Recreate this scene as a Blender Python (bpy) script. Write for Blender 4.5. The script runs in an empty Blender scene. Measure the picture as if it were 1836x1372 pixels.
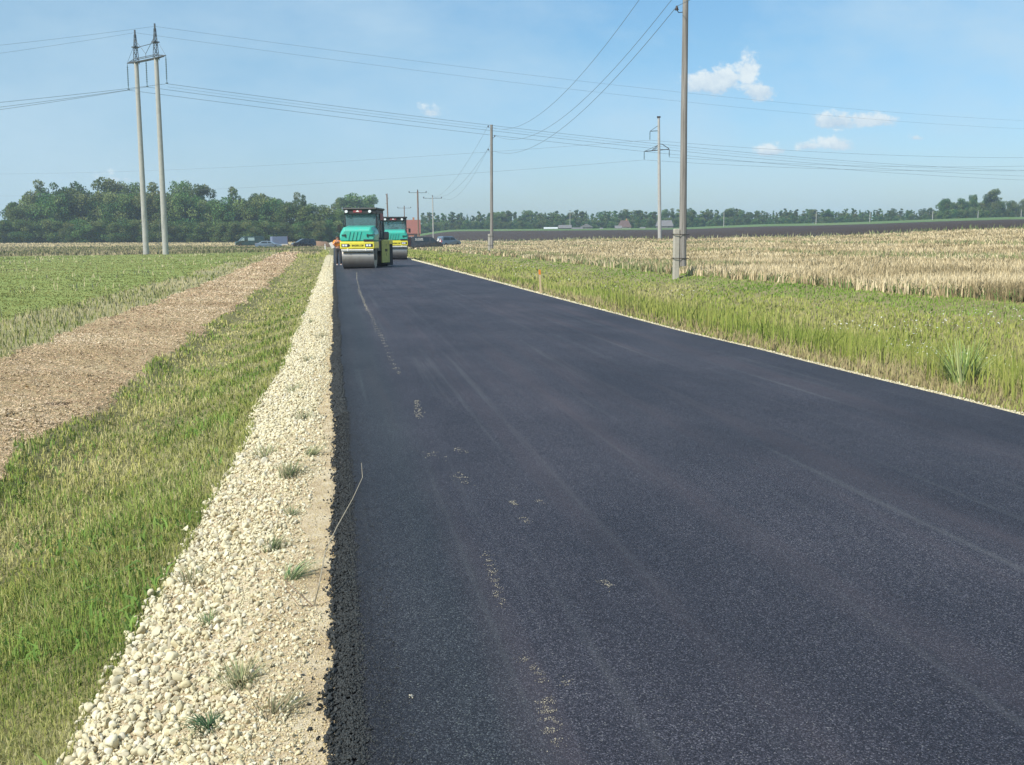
import bpy, bmesh, math, random
import numpy as np
from mathutils import Vector, Matrix
random.seed(7); rng=np.random.default_rng(11)
R=math.radians
scn=bpy.context.scene
COL=scn.collection
# ------------------------------------------------------------------ camera
EYE=1.55; FPX=1800.; PSI=R(9.9247); PIT=R(8.1951); ROL=R(.4)
fh=np.array([math.sin(PSI),math.cos(PSI),0]); rt=np.array([math.cos(PSI),-math.sin(PSI),0]); zz=np.array([0,0,1.])
FW=fh*math.cos(PIT)-zz*math.sin(PIT); up_=fh*math.sin(PIT)+zz*math.cos(PIT)
RT=rt*math.cos(ROL)-up_*math.sin(ROL); UP=up_*math.cos(ROL)+rt*math.sin(ROL)
cam=bpy.data.cameras.new('camera'); cam.sensor_width=36; cam.lens=36*FPX/1836; cam.clip_start=.05; cam.clip_end=9000
co=bpy.data.objects.new('camera',cam); COL.objects.link(co)
M=Matrix.Identity(4)
for i in range(3):
    M[i][0]=RT[i]; M[i][1]=UP[i]; M[i][2]=-FW[i]
M[0][3]=M[1][3]=0; M[2][3]=EYE
co.matrix_world=M; scn.camera=co
def ray(px,py): return RT*(px-918)/FPX-UP*(py-686)/FPX+FW
# ------------------------------------------------------------------ terrain
def sstep(a,b,x): t=np.clip((x-a)/(b-a),0,1); return t*t*(3-2*t)
TH=np.array([-180,-40,-25,-3,3,7,18.5,25,37,60,180.])
DN=np.array([0,60,130,170,300,450,530,650,2500.])
TZ=np.array([ #0  60  130  170   300  450  530  650 2500
 [0, 0, 0,  0,   0,   0,  0,  0, 0],
 [0, 0, 0,  0,  .8, 1.3,1.3,1.3,1.3],
 [0, 0, 0,  0,  .8, 1.35,1.35,1.35,1.35],
 [0, 0,-.05,-.05,.5, 1.1,1.2,1.3,1.3],
 [0, 0, 0,-.1,  .2, 1.2,2.2,3.2,3.2],
 [0, 0, 0, 0,   .7, 4.7,6.1,6.5,6.5],
 [0, 0,.45,1.0, 2.6,4.7,6.2,6.8,6.8],
 [0,.15,1.0,1.5,3.5,5.8,7.7,8.4,8.4],
 [0,.35,2.0,2.7,5.0,7.5,9.7,10.5,10.5],
 [0,.35,2.0,2.7,5.0,7.5,9.7,10.5,10.5],
 [0, 0, 0,  0,   0,   0,  0,  0, 0]],float)
def table(th,D):
    th=np.asarray(th,float); D=np.asarray(D,float)
    i=np.clip(np.searchsorted(TH,th)-1,0,len(TH)-2); j=np.clip(np.searchsorted(DN,D)-1,0,len(DN)-2)
    a=np.clip((th-TH[i])/(TH[i+1]-TH[i]),0,1); b=np.clip((D-DN[j])/(DN[j+1]-DN[j]),0,1)
    a=a*a*(3-2*a)
    return (TZ[i,j]*(1-a)+TZ[i+1,j]*a)*(1-b)+(TZ[i,j+1]*(1-a)+TZ[i+1,j+1]*a)*b
def wav(X,Y,s,seed=0):
    r=np.random.default_rng(seed); o=0
    for k in range(7):
        a=r.uniform(0,6.28); f=s*r.uniform(.6,1.9); o=o+np.sin((X*math.cos(a)+Y*math.sin(a))*f+r.uniform(0,6.28))
    return o/7*1.6
def gravL(Y): return np.interp(Y,[0,3.5,4.5,6,10,16,60,200],[-1.05,-1.03,-1.02,-.9,-.88,-.72,-.66,-.66])+.05*wav(Y,Y*0,1.3,3)+.03*wav(Y,Y*0,6,4)
def asphL(Y): return -.05+.018*wav(Y,Y*0,1.1,5)+.010*wav(Y,Y*0,5,6)
def asphR(Y): return 5.7+.015*wav(Y,Y*0,.7,8)
def profile(X,Y):
    k=1-sstep(38,82,Y)*.92
    L=np.interp(X,[-60,-30,-14,-7,-5.3,-4,-2.95,-2.6,-1.9,-1.0,-.8,-.35,-.2,-.06,0,5.7,5.75,6.1,7.2,9.2,10.4,13.3,14.3,16],
                  [0,0,-.03,-.2,-.3,-.36,-.44,-.6,-.62,-.36,-.27,-.1,-.07,-.06,-.08,-.08,-.05,-.09,-.35,-.75,-.68,-.12,0,0])
    kk=np.where(X<3,k,1-sstep(50,120,Y)*.8)
    return L*np.where((X>-.3)&(X<6.0),1,kk)
def polar(X,Y): return np.degrees(np.arctan2(X,Y)),np.hypot(X,Y)
def hbase(X,Y):
    th,D=polar(X,Y); return table(th,D)
def H(X,Y):
    X=np.asarray(X,float); Y=np.asarray(Y,float)
    z=hbase(X,Y)+profile(X,Y)
    g=((X<-1.0)|(X>6.2)); 
    z=z+np.where(g,.025*wav(X,Y,2.2,21)+.012*wav(X,Y,9,22),0)
    s=(X<-3.05)&(X>-5.4); z=z+np.where(s,.022*wav(X,Y,14,23)+.012*wav(X,Y,41,29),0)
    return z
def Hs(x,y): return float(H(np.array([x]),np.array([y]))[0])
def at(px,depth):   # x,y on the vertical plane through a pixel column near the horizon, at a camera depth
    v=ray(px,430); t=depth/float(v@FW); return float(v[0]*t),float(v[1]*t)
def top_h(px,py,depth,zbase):
    v=ray(px,py); t=depth/float(v@FW); return EYE+float(v[2]*t)-zbase
# ------------------------------------------------------------------ materials
def newmat(name):
    m=bpy.data.materials.new(name); m.use_nodes=True; nt=m.node_tree; nt.nodes.clear()
    out=nt.nodes.new('ShaderNodeOutputMaterial'); b=nt.nodes.new('ShaderNodeBsdfPrincipled'); nt.links.new(b.outputs[0],out.inputs[0])
    return m,nt,b,out
def N(nt,t,**kw):
    n=nt.nodes.new(t)
    for k,v in kw.items():
        if k in n.inputs.keys(): n.inputs[k].default_value=v
        else: setattr(n,k,v)
    return n
def noise(nt,vec,scale,detail=4,rough=.55):
    n=N(nt,'ShaderNodeTexNoise',Scale=scale,Detail=detail,Roughness=rough); nt.links.new(vec,n.inputs['Vector']); return n.outputs['Fac']
def ramp(nt,fac,stops):
    n=nt.nodes.new('ShaderNodeValToRGB'); e=n.color_ramp.elements
    while len(e)<len(stops): e.new(.5)
    for i,(p,c) in enumerate(stops):
        e[i].position=p; e[i].color=(*c,1) if len(c)==3 else c
    nt.links.new(fac,n.inputs[0]); return n.outputs[0]
def mixc(nt,fac,a,b,mode='MIX'):
    n=nt.nodes.new('ShaderNodeMix'); n.data_type='RGBA'; n.blend_type=mode
    for s,v in ((0,fac),(6,a),(7,b)):
        if isinstance(v,(int,float)): n.inputs[s].default_value=v
        elif isinstance(v,tuple): n.inputs[s].default_value=(*v,1)
        else: nt.links.new(v,n.inputs[s])
    return n.outputs[2]
def mth(nt,op,a,b=None,c=None,clamp=False):
    n=nt.nodes.new('ShaderNodeMath'); n.operation=op; n.use_clamp=clamp
    for i,v in enumerate((a,b,c)):
        if v is None: continue
        if isinstance(v,(int,float)): n.inputs[i].default_value=v
        else: nt.links.new(v,n.inputs[i])
    return n.outputs[0]
def geo(nt): return nt.nodes.new('ShaderNodeNewGeometry').outputs['Position']
def objc(nt): return nt.nodes.new('ShaderNodeTexCoord').outputs['Object']
def scalev(nt,v,s):
    n=nt.nodes.new('ShaderNodeVectorMath'); n.operation='MULTIPLY'; nt.links.new(v,n.inputs[0]); n.inputs[1].default_value=s; return n.outputs[0]
def bump(nt,b,h,strength,dist):
    n=N(nt,'ShaderNodeBump',Strength=strength,Distance=dist); nt.links.new(h,n.inputs['Height']); nt.links.new(n.outputs[0],b.inputs['Normal'])
def painted(name,col,rough=.45,metal=0,dirt=.25,dirtcol=(.22,.18,.13),scale=3,coat=0,bmp=0):
    m,nt,b,o=newmat(name); v=objc(nt)
    f=noise(nt,v,scale,6,.65); r=ramp(nt,f,[(.42,(0,0,0)),(.75,(1,1,1))])
    fm=mth(nt,'MULTIPLY',r,dirt)
    g=noise(nt,v,scale*9,3); c2=tuple(max(0,x*.8) for x in col)
    base=mixc(nt,mth(nt,'MULTIPLY',g,.6),col,c2)
    nt.links.new(mixc(nt,fm,base,dirtcol),b.inputs['Base Color'])
    nt.links.new(mth(nt,'ADD',mth(nt,'MULTIPLY',f,.25),rough-.1),b.inputs['Roughness'])
    b.inputs['Metallic'].default_value=metal; b.inputs['Coat Weight'].default_value=coat
    if bmp: bump(nt,b,g,bmp,.01)
    return m
def ground_mat(name,cols,scale,fine,bstr=.6,bdist=.04,stretch=(1,1,1),spots=None,rough=.95):
    m,nt,b,o=newmat(name); v=scalev(nt,geo(nt),stretch)
    a=noise(nt,v,scale,5,.6); c=noise(nt,v,fine,6,.7)
    mixf=mth(nt,'ADD',mth(nt,'MULTIPLY',a,.5),mth(nt,'MULTIPLY',c,.5))
    n=len(cols); colr=ramp(nt,mixf,[(.33+.34*i/(n-1),cc) for i,cc in enumerate(cols)])
    if spots:
        sp=noise(nt,v,spots[1],3,.5); colr=mixc(nt,ramp(nt,sp,[(spots[2],(0,0,0)),(spots[2]+.12,(1,1,1))]),colr,spots[0])
    nt.links.new(colr,b.inputs['Base Color']); b.inputs['Roughness'].default_value=rough; b.inputs['Specular IOR Level'].default_value=.2
    bump(nt,b,c,bstr,bdist); return m
def leafy(name,trans=.35,rough=.6,tint=(1,1,1),upn=0):
    m,nt,b,o=newmat(name)
    if upn:
        gn=nt.nodes.new('ShaderNodeNewGeometry').outputs['Normal']; va=nt.nodes.new('ShaderNodeVectorMath'); va.operation='ADD'
        nt.links.new(scalev(nt,gn,(1-upn,)*3),va.inputs[0]); va.inputs[1].default_value=(0,0,upn); vn=nt.nodes.new('ShaderNodeVectorMath'); vn.operation='NORMALIZE'
        nt.links.new(va.outputs[0],vn.inputs[0]); nt.links.new(vn.outputs[0],b.inputs['Normal'])
    at_=nt.nodes.new('ShaderNodeAttribute'); at_.attribute_name='Col'
    c=mixc(nt,1.0,at_.outputs['Color'],tint,'MULTIPLY')
    oi=nt.nodes.new('ShaderNodeObjectInfo')
    v=nt.nodes.new('ShaderNodeHueSaturation'); nt.links.new(c,v.inputs['Color'])
    nt.links.new(mth(nt,'ADD',mth(nt,'MULTIPLY',oi.outputs['Random'],.5),.75),v.inputs['Value'])
    nt.links.new(mth(nt,'ADD',mth(nt,'MULTIPLY',oi.outputs['Random'],.05),.475),v.inputs['Hue'])
    c=v.outputs[0]
    nt.links.new(c,b.inputs['Base Color']); b.inputs['Roughness'].default_value=rough; b.inputs['Specular IOR Level'].default_value=.25
    t=nt.nodes.new('ShaderNodeBsdfTranslucent'); nt.links.new(c,t.inputs['Color'])
    mx=nt.nodes.new('ShaderNodeMixShader'); mx.inputs[0].default_value=trans
    nt.links.new(b.outputs[0],mx.inputs[1]); nt.links.new(t.outputs[0],mx.inputs[2]); nt.links.new(mx.outputs[0],o.inputs[0])
    return m
def stony(name,rough=.9,spec=.2,bs=.5,bsc=60,bd=.006):
    m,nt,b,o=newmat(name)
    at_=nt.nodes.new('ShaderNodeAttribute'); at_.attribute_name='Col'
    f=noise(nt,geo(nt),bsc,4,.6)
    nt.links.new(mixc(nt,mth(nt,'MULTIPLY',f,.5),at_.outputs['Color'],(.3,.25,.17) if spec<.3 else (.02,.02,.022)),b.inputs['Base Color'])
    b.inputs['Roughness'].default_value=rough; b.inputs['Specular IOR Level'].default_value=spec
    bump(nt,b,f,bs,bd); return m
# asphalt
def asphalt():
    m,nt,b,o=newmat('asphalt'); g=geo(nt)
    vor=N(nt,'ShaderNodeTexVoronoi',Scale=230.); nt.links.new(g,vor.inputs['Vector'])
    vor2=N(nt,'ShaderNodeTexVoronoi',Scale=100.); nt.links.new(g,vor2.inputs['Vector'])
    sep=nt.nodes.new('ShaderNodeSeparateColor'); nt.links.new(vor.outputs['Color'],sep.inputs[0])
    fine=noise(nt,g,110,3,.7)
    st=noise(nt,scalev(nt,g,(2.6,.07,1)),1.,4,.55); st2=noise(nt,scalev(nt,g,(9,.13,1)),1.,3,.5)
    big=noise(nt,scalev(nt,g,(.8,.35,1)),1.,4,.6)
    cell=ramp(nt,sep.outputs[0],[(0,(.010,.010,.015)),(.5,(.026,.0255,.035)),(.85,(.052,.051,.066)),(1,(.13,.128,.15))])
    hi=ramp(nt,sep.outputs[1],[(.978,(0,0,0)),(.99,(1,1,1))])
    c=mixc(nt,mth(nt,'MULTIPLY',hi,.7),cell,(.22,.22,.21))
    s=ramp(nt,st,[(.5,(0,0,0)),(.68,(1,1,1))]); c=mixc(nt,mth(nt,'MULTIPLY',s,.65),c,(.060,.050,.058))
    s2=ramp(nt,st2,[(.57,(0,0,0)),(.72,(1,1,1))]); c=mixc(nt,mth(nt,'MULTIPLY',s2,.42),c,(.085,.087,.092))
    d=ramp(nt,big,[(.35,(.62,.64,.68)),(.65,(1.12,1.1,1.08))]); c=mixc(nt,1.,c,d,'MULTIPLY')
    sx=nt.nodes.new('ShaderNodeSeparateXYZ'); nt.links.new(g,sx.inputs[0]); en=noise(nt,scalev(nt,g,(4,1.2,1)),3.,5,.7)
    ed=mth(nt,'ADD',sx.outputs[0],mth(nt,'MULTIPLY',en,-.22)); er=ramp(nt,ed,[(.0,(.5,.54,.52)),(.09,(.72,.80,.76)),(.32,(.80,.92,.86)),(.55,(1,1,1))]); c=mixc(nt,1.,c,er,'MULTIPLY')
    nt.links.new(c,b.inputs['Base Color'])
    rg=mth(nt,'ADD',mth(nt,'MULTIPLY',sep.outputs[2],.3),.5); nt.links.new(rg,b.inputs['Roughness'])
    b.inputs['Specular IOR Level'].default_value=.3
    hh=mth(nt,'ADD',mth(nt,'MULTIPLY',vor.outputs['Distance'],-1.),mth(nt,'MULTIPLY',fine,.5))
    hh=mth(nt,'ADD',hh,mth(nt,'MULTIPLY',vor2.outputs['Distance'],-.6))
    bump(nt,b,hh,.55,.006); return m
MA={}
MA['asphalt']=asphalt()
MA['grit']=ground_mat('shoulder_grit',[(.30,.21,.12),(.50,.39,.24),(.66,.56,.38),(.72,.64,.46)],5,95,.8,.02)
MA['verge_soil']=ground_mat('verge_soil',[(.13,.12,.055),(.22,.20,.09),(.30,.27,.13)],1.2,18)
MA['straw_soil']=ground_mat('straw_soil',[(.20,.14,.07),(.46,.34,.18),(.57,.44,.25),(.65,.53,.32)],1.1,26,1.,.06,spots=((.10,.065,.04),2.2,.63))
MA['stubble_soil']=ground_mat('stubble_soil',[(.16,.17,.07),(.30,.28,.14),(.46,.40,.23)],2.2,20)
MA['green_field']=ground_mat('green_field_soil',[(.16,.22,.06),(.22,.27,.075),(.30,.32,.11)],.25,5)
MA['tan_field']=ground_mat('tan_field_soil',[(.20,.16,.08),(.40,.31,.17),(.48,.38,.22)],.05,2.5,stretch=(.25,1.5,1),spots=((.10,.12,.05),.09,.60))
MA['wheat_soil']=ground_mat('wheat_soil',[(.13,.11,.05),(.30,.24,.12),(.42,.34,.18)],.5,7,stretch=(1.6,.4,1))
MA['ploughed']=ground_mat('ploughed_soil',[(.038,.027,.02),(.055,.039,.029),(.072,.052,.038)],.12,3,1.,.25)
MA['meadow']=ground_mat('meadow_soil',[(.07,.13,.035),(.10,.17,.05),(.17,.20,.08)],.03,1)
MA['grass']=leafy('grass_blade',.3,upn=.6); MA['straw']=leafy('straw_blade',.2,.7,upn=.5); MA['leaf']=leafy('tree_leaf',.3,upn=.35)
MA['stone']=stony('limestone',1.,.08,.35,90,.004); MA['crumb']=stony('asphalt_crumb',.6,.3)
MA['conc']=painted('weathered_concrete',(.42,.41,.38),.9,0,.5,(.24,.23,.2),2.5,bmp=.4)
MA['conc_new']=painted('pale_concrete',(.46,.43,.36),.9,0,.5,(.28,.25,.19),6,bmp=.5)
def timber():
    m,nt,b,o=newmat('weathered_timber'); v=scalev(nt,objc(nt),(14,14,.35)); f=noise(nt,v,1.5,6,.7)
    nt.links.new(ramp(nt,f,[(.3,(.10,.09,.08)),(.5,(.22,.205,.185)),(.7,(.33,.31,.28))]),b.inputs['Base Color']); b.inputs['Roughness'].default_value=.9; bump(nt,b,f,.6,.02); return m
MA['timber']=timber()
MA['brownwood']=painted('brown_timber',(.20,.13,.09),.9,0,.4,(.1,.07,.05),5)
MA['galv']=painted('galvanised_steel',(.09,.105,.12),.7,.2,.2)
MA['wire']=painted('aluminium_wire',(.16,.19,.22),.5,.3,.1)
MA['porc']=painted('brown_porcelain',(.035,.018,.015),.25,0,.1)
MA['glassins']=painted('glass_insulator',(.11,.17,.2),.2,0,.1)
MA['iron']=painted('dark_iron',(.03,.03,.032),.6,.3,.2)
MA['black']=painted('black_plastic',(.018,.02,.022),.5,0,.3,(.1,.09,.08))
MA['rubber']=painted('rubber',(.02,.02,.021),.85,0,.4,(.09,.08,.07))
MA['yellow']=painted('yellow_paint',(.80,.70,.05),.45,0,.3,coat=.3)
MA['yellow_shaded']=painted('shaded_yellow_paint',(.55,.52,.12),.7,0,.6)  # yellow dulled to olive, painting in the side panel's shade, with extra dirt
MA['green']=painted('turquoise_paint',(.03,.44,.33),.42,0,.3,coat=.3)
MA['white']=painted('white_paint',(.78,.77,.73),.5,0,.2)
MA['steel']=painted('drum_steel',(.36,.34,.31),.42,.75,.5,(.20,.16,.12),2)
MA['red']=painted('red_sign',(.30,.05,.06),.5,0,.1)
MA['orange']=painted('orange_fabric',(1.,.30,.04),.85,0,.08)
MA['trouser']=painted('dark_fabric',(.045,.047,.055),.9,0,.2)
MA['skin']=painted('skin',(.52,.28,.19),.6,0,.1)
MA['shoe']=painted('pale_shoe',(.45,.42,.40),.8,0,.2)
MA['lamp']=painted('lamp_glass',(.80,.82,.83),.15,0,.05)
MA['carblack']=painted('black_car_paint',(.014,.018,.028),.25,.2,.2,coat=.6)
MA['vangrey']=painted('charcoal_van_paint',(.035,.038,.045),.35,.2,.3,coat=.4)
MA['vangreen']=painted('dark_green_paint',(.02,.05,.045),.3,.1,.2,coat=.5)
MA['silverblue']=painted('blue_grey_paint',(.16,.22,.28),.3,.4,.2,coat=.5)
MA['tarp']=painted('grey_blue_tarpaulin',(.15,.20,.31),.7,0,.2)
MA['maroon']=painted('maroon_panel',(.10,.035,.04),.6,0,.2)
MA['rim']=painted('alloy_rim',(.45,.45,.45),.35,.7,.3)
MA['taillight']=painted('tail_lamp',(.35,.02,.02),.2,0,.05)
MA['rooftile']=painted('red_roof_tile',(.24,.085,.06),.85,0,.4,(.12,.07,.05),.6,bmp=.4)
MA['brick']=painted('orange_brick',(.42,.18,.09),.9,0,.3,(.3,.2,.14),.6)
MA['roofgrey']=painted('grey_roof',(.17,.165,.165),.9,0,.4,(.1,.09,.08),.4)
MA['roofbrown']=painted('brown_roof',(.12,.08,.07),.9,0,.4,(.08,.06,.05),.4)
MA['wallwhite']=painted('white_wall',(.70,.68,.62),.9,0,.3,(.4,.36,.3),.5)
MA['wallwood']=painted('grey_board_wall',(.16,.15,.135),.9,0,.4,(.08,.07,.06),.5)
MA['plastic_film']=painted('pale_film',(.62,.66,.66),.5,0,.2)
MA['bark']=painted('bark',(.09,.075,.06),.95,0,.4,(.05,.04,.035),2)
MA['soil']=painted('bare_soil',(.24,.15,.09),.95,0,.5,(.12,.08,.05),1,bmp=.6)
MA['petal']=painted('white_petal',(.62,.62,.52),.8,0,.1)
MA['stake']=painted('raw_wood_stake',(.60,.46,.27),.85,0,.2); MA['stake_o']=painted('orange_marker_paint',(.85,.25,.03),.6,0,.1)
def glass():
    m,nt,b,o=newmat('tinted_glass'); b.inputs['Base Color'].default_value=(.17,.26,.28,1); b.inputs['Roughness'].default_value=.05
    b.inputs['Specular IOR Level'].default_value=.6
    t=nt.nodes.new('ShaderNodeBsdfTransparent'); t.inputs[0].default_value=(.78,.90,.90,1)
    mx=nt.nodes.new('ShaderNodeMixShader'); mx.inputs[0].default_value=.38
    nt.links.new(t.outputs[0],mx.inputs[1]); nt.links.new(b.outputs[0],mx.inputs[2]); nt.links.new(mx.outputs[0],o.inputs[0]); return m
MA['cabglass']=glass()
MA['darkglass']=painted('dark_car_glass',(.02,.03,.035),.08,0,.05)
MA['paleglass']=painted('sky_lit_glass',(.30,.40,.38),.1,0,.05)
# ------------------------------------------------------------------ object helpers
def tag(o,label=None,cat=None,group=None,kind=None):
    if label: o['label']=label
    if cat: o['category']=cat
    if group: o['group']=group
    if kind: o['kind']=kind
    return o
def empty(name,loc,rz=0,label=None,cat=None,group=None):
    o=bpy.data.objects.new(name,None); COL.objects.link(o); o.location=loc; o.rotation_euler=(0,0,rz); o.empty_display_size=.3
    return tag(o,label,cat,group)
def np_mesh(name,V,F,mat,col=None,parent=None,smooth=False):
    V=np.ascontiguousarray(V,dtype=np.float32).reshape(-1,3); F=np.ascontiguousarray(F,dtype=np.int32)
    k=F.shape[1]; me=bpy.data.meshes.new(name)
    me.vertices.add(len(V)); me.vertices.foreach_set('co',V.ravel())
    me.loops.add(F.size); me.loops.foreach_set('vertex_index',F.ravel())
    me.polygons.add(len(F)); me.polygons.foreach_set('loop_start',np.arange(0,F.size,k,dtype=np.int32))
    me.update(calc_edges=True)
    if smooth: me.polygons.foreach_set('use_smooth',np.ones(len(F),bool))
    if col is not None:
        a=me.color_attributes.new('Col','FLOAT_COLOR','POINT'); c=np.ones((len(V),4),np.float32); c[:,:3]=col; a.data.foreach_set('color',c.ravel())
    me.materials.append(mat); o=bpy.data.objects.new(name,me); COL.objects.link(o)
    if parent: o.parent=parent
    return o
class MB:
    def __init__(s): s.v=[]; s.f=[]
    def add(s,vs,fs):
        n=len(s.v); s.v+= [tuple(v) for v in vs]; s.f+=[tuple(i+n for i in f) for f in fs]; return s
    def box(s,x0,x1,y0,y1,z0,z1,m=None):
        vs=[(x,y,z) for z in (z0,z1) for x,y in ((x0,y0),(x1,y0),(x1,y1),(x0,y1))]
        if m is not None: vs=[m@Vector(v) for v in vs]
        return s.add(vs,[(3,2,1,0),(4,5,6,7),(0,1,5,4),(1,2,6,5),(2,3,7,6),(3,0,4,7)])
    def tube(s,pts,rad,n=8,cap=True):
        pts=[Vector(p) for p in pts]; rad=rad if isinstance(rad,(list,tuple)) else [rad]*len(pts); vs=[];fs=[]
        for i,p in enumerate(pts):
            d=(pts[min(i+1,len(pts)-1)]-pts[max(i-1,0)]).normalized()
            u=d.cross(Vector((0,0,1))); u=Vector((1,0,0)) if u.length<1e-3 else u.normalized(); w=d.cross(u)
            for k in range(n):
                a=2*math.pi*k/n; vs.append(p+(u*math.cos(a)+w*math.sin(a))*rad[i])
        for i in range(len(pts)-1):
            for k in range(n): fs.append((i*n+k,i*n+(k+1)%n,(i+1)*n+(k+1)%n,(i+1)*n+k))
        if cap: fs.append(tuple(range(n-1,-1,-1))); fs.append(tuple((len(pts)-1)*n+k for k in range(n)))
        return s.add(vs,fs)
    def prism(s,poly,y0,y1,axis='y',inset=None):
        # poly in (a,b): axis y -> (x,z); axis x -> (y,z). inset(b)->shrink of the extrude half width
        n=len(poly); vs=[]
        for e,sg in ((y0,1),(y1,-1)):
            for a,b in poly:
                q=e+(inset(b)*sg if inset else 0); vs.append((a,q,b) if axis=='y' else (q,a,b))
        fs=[tuple(range(n)),tuple(range(2*n-1,n-1,-1))]+[(i,i+n,(i+1)%n+n,(i+1)%n) for i in range(n)]
        return s.add(vs,fs)
    def lathe(s,prof,c=(0,0,0),axis='z',n=16):
        vs=[];fs=[]
        for r_,h_ in prof:
            for k in range(n):
                a=2*math.pi*k/n; x,y=r_*math.cos(a),r_*math.sin(a)
                v={'z':(x,y,h_),'x':(h_,x,y),'y':(x,h_,y)}[axis]; vs.append((v[0]+c[0],v[1]+c[1],v[2]+c[2]))
        for i in range(len(prof)-1):
            for k in range(n): fs.append((i*n+k,i*n+(k+1)%n,(i+1)*n+(k+1)%n,(i+1)*n+k))
        fs.append(tuple(range(n-1,-1,-1))); fs.append(tuple((len(prof)-1)*n+k for k in range(n)))
        return s.add(vs,fs)
    def build(s,name,mat,parent=None,bevel=0,smooth=False,label=None):
        me=bpy.data.meshes.new(name); me.from_pydata(s.v,[],s.f)
        bm=bmesh.new(); bm.from_mesh(me); bmesh.ops.recalc_face_normals(bm,faces=bm.faces); bm.to_mesh(me); bm.free()
        me.materials.append(mat)
        if smooth:
            for p in me.polygons: p.use_smooth=len(p.vertices)==4
        o=bpy.data.objects.new(name,me); COL.objects.link(o)
        if parent: o.parent=parent
        if bevel:
            b=o.modifiers.new('b','BEVEL'); b.width=bevel; b.segments=2; b.limit_method='ANGLE'; b.angle_limit=R(35)
        if label: o['label']=label
        return o
def copy_tree(o,parent=None,kids=None):
    c=o.copy(); COL.objects.link(c); c.parent=parent
    for ch in list(o.children): copy_tree(ch,c)
    return c
def text_mesh(name,txt,size,mat,loc,rot,parent=None,ext=.004,align='CENTER',squash=1):
    cu=bpy.data.curves.new(name,'FONT'); cu.body=txt; cu.size=size; cu.extrude=ext; cu.align_x=align; cu.offset=size*.012
    t=bpy.data.objects.new(name,cu); COL.objects.link(t); dg=bpy.context.evaluated_depsgraph_get()
    me=bpy.data.meshes.new_from_object(t.evaluated_get(dg)); bpy.data.objects.remove(t)
    me.materials.clear(); me.materials.append(mat); o=bpy.data.objects.new(name,me); COL.objects.link(o)
    o.location=loc; o.rotation_euler=rot; o.scale=(squash,1,1)
    if parent: o.parent=parent
    return o
# ------------------------------------------------------------------ ground zones
def border(th): # distance of the wheat/plough border along a bearing
    return np.interp(th,[2,7,10,18.5,25,37,50],[330,300,235,170,150,132,110])
def plough_far(th): return np.interp(th,[0,7,50],[440,450,450])
def zone(X,Y):
    th,D=polar(X,Y); Z=np.full(X.shape,2)  # 2 verge
    jit=.10*wav(X,Y,2.1,31)+.05*wav(X,Y,9,32)
    Z[(X>gravL(Y)+jit*.25)&(X<5.95+jit*.5)]=1
    Z[(Y>104)&(X<0)]=2
    s=np.interp(Y,[0,80,105,180,250],[0,0,.8,1.6,2])
    far=np.interp(X,[-60,-34,-19,-8,0],[100,113,124,135,150])+6*wav(X,Y*0,.15,33)
    Z[(X<-2.95-s+jit*1.8)&(Y<150)&(X>-5.45-s+jit*1.8)]=3
    Z[(X<-5.45-s+jit)&(X>-7.3-s+jit*2)]=4
    Z[(X<-7.3-s+jit*2)]=5
    rough=(Y>far)&(X<-1.5); Z[rough]=2
    Z[rough&((Y>far+14+8*wav(X,Y*0,.11,34)))&(X<-6)]=6
    Z[(Y>205)&(X<-3)]=6
    w=14.1+jit*.5+.15*wav(Y,Y*0,.5,35)+np.where(Y>85,(Y-85)*-.03,0)
    Z[(X>w)&(D<border(th))]=7
    bb=(th>1.5)&(D>=border(th))&(X>11); Z[bb]=8
    Z[(th>-4)&(D>plough_far(th))]=9
    Z[(D>380)&(th<=-4)]=9
    Z[(th>60)&(D>110)]=8
    return Z
ths=np.concatenate([np.arange(-180,-32,5.),np.arange(-32,52,.16),np.arange(52,180,5.)])
rs=np.concatenate([[.02,.4,.8],1.2*1.02**np.arange(0,376)])
T2,R2=np.meshgrid(np.radians(ths),rs,indexing='ij')
GX=(R2*np.sin(T2)); GY=(R2*np.cos(T2)); GZ=H(GX,GY)
nt_,nr=GX.shape; VV=np.stack([GX,GY,GZ],-1).reshape(-1,3)
i,j=np.meshgrid(np.arange(nt_),np.arange(nr-1),indexing='ij'); i2=(i+1)%nt_
FF=np.stack([i*nr+j,i*nr+j+1,i2*nr+j+1,i2*nr+j],-1).reshape(-1,4)
cx=VV[FF].mean(1); ZN=zone(cx[:,0],cx[:,1])
for zid,nm,mt,kd in ((1,'road_shoulder','grit',None),(2,'grass_verge','verge_soil',None),(3,'straw_strip','straw_soil',None),(4,'stubble_strip','stubble_soil',None),
     (5,'green_field','green_field',None),(6,'stubble_field','tan_field',None),(7,'wheat_field','wheat_soil',None),(8,'ploughed_field','ploughed',None),(9,'meadow','meadow',None)):
    f=FF[ZN==zid]; u,inv=np.unique(f,return_inverse=True)
    o=np_mesh(nm,VV[u],inv.reshape(-1,4)[:,::-1],MA[mt],smooth=True); tag(o,kind='structure')
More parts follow.
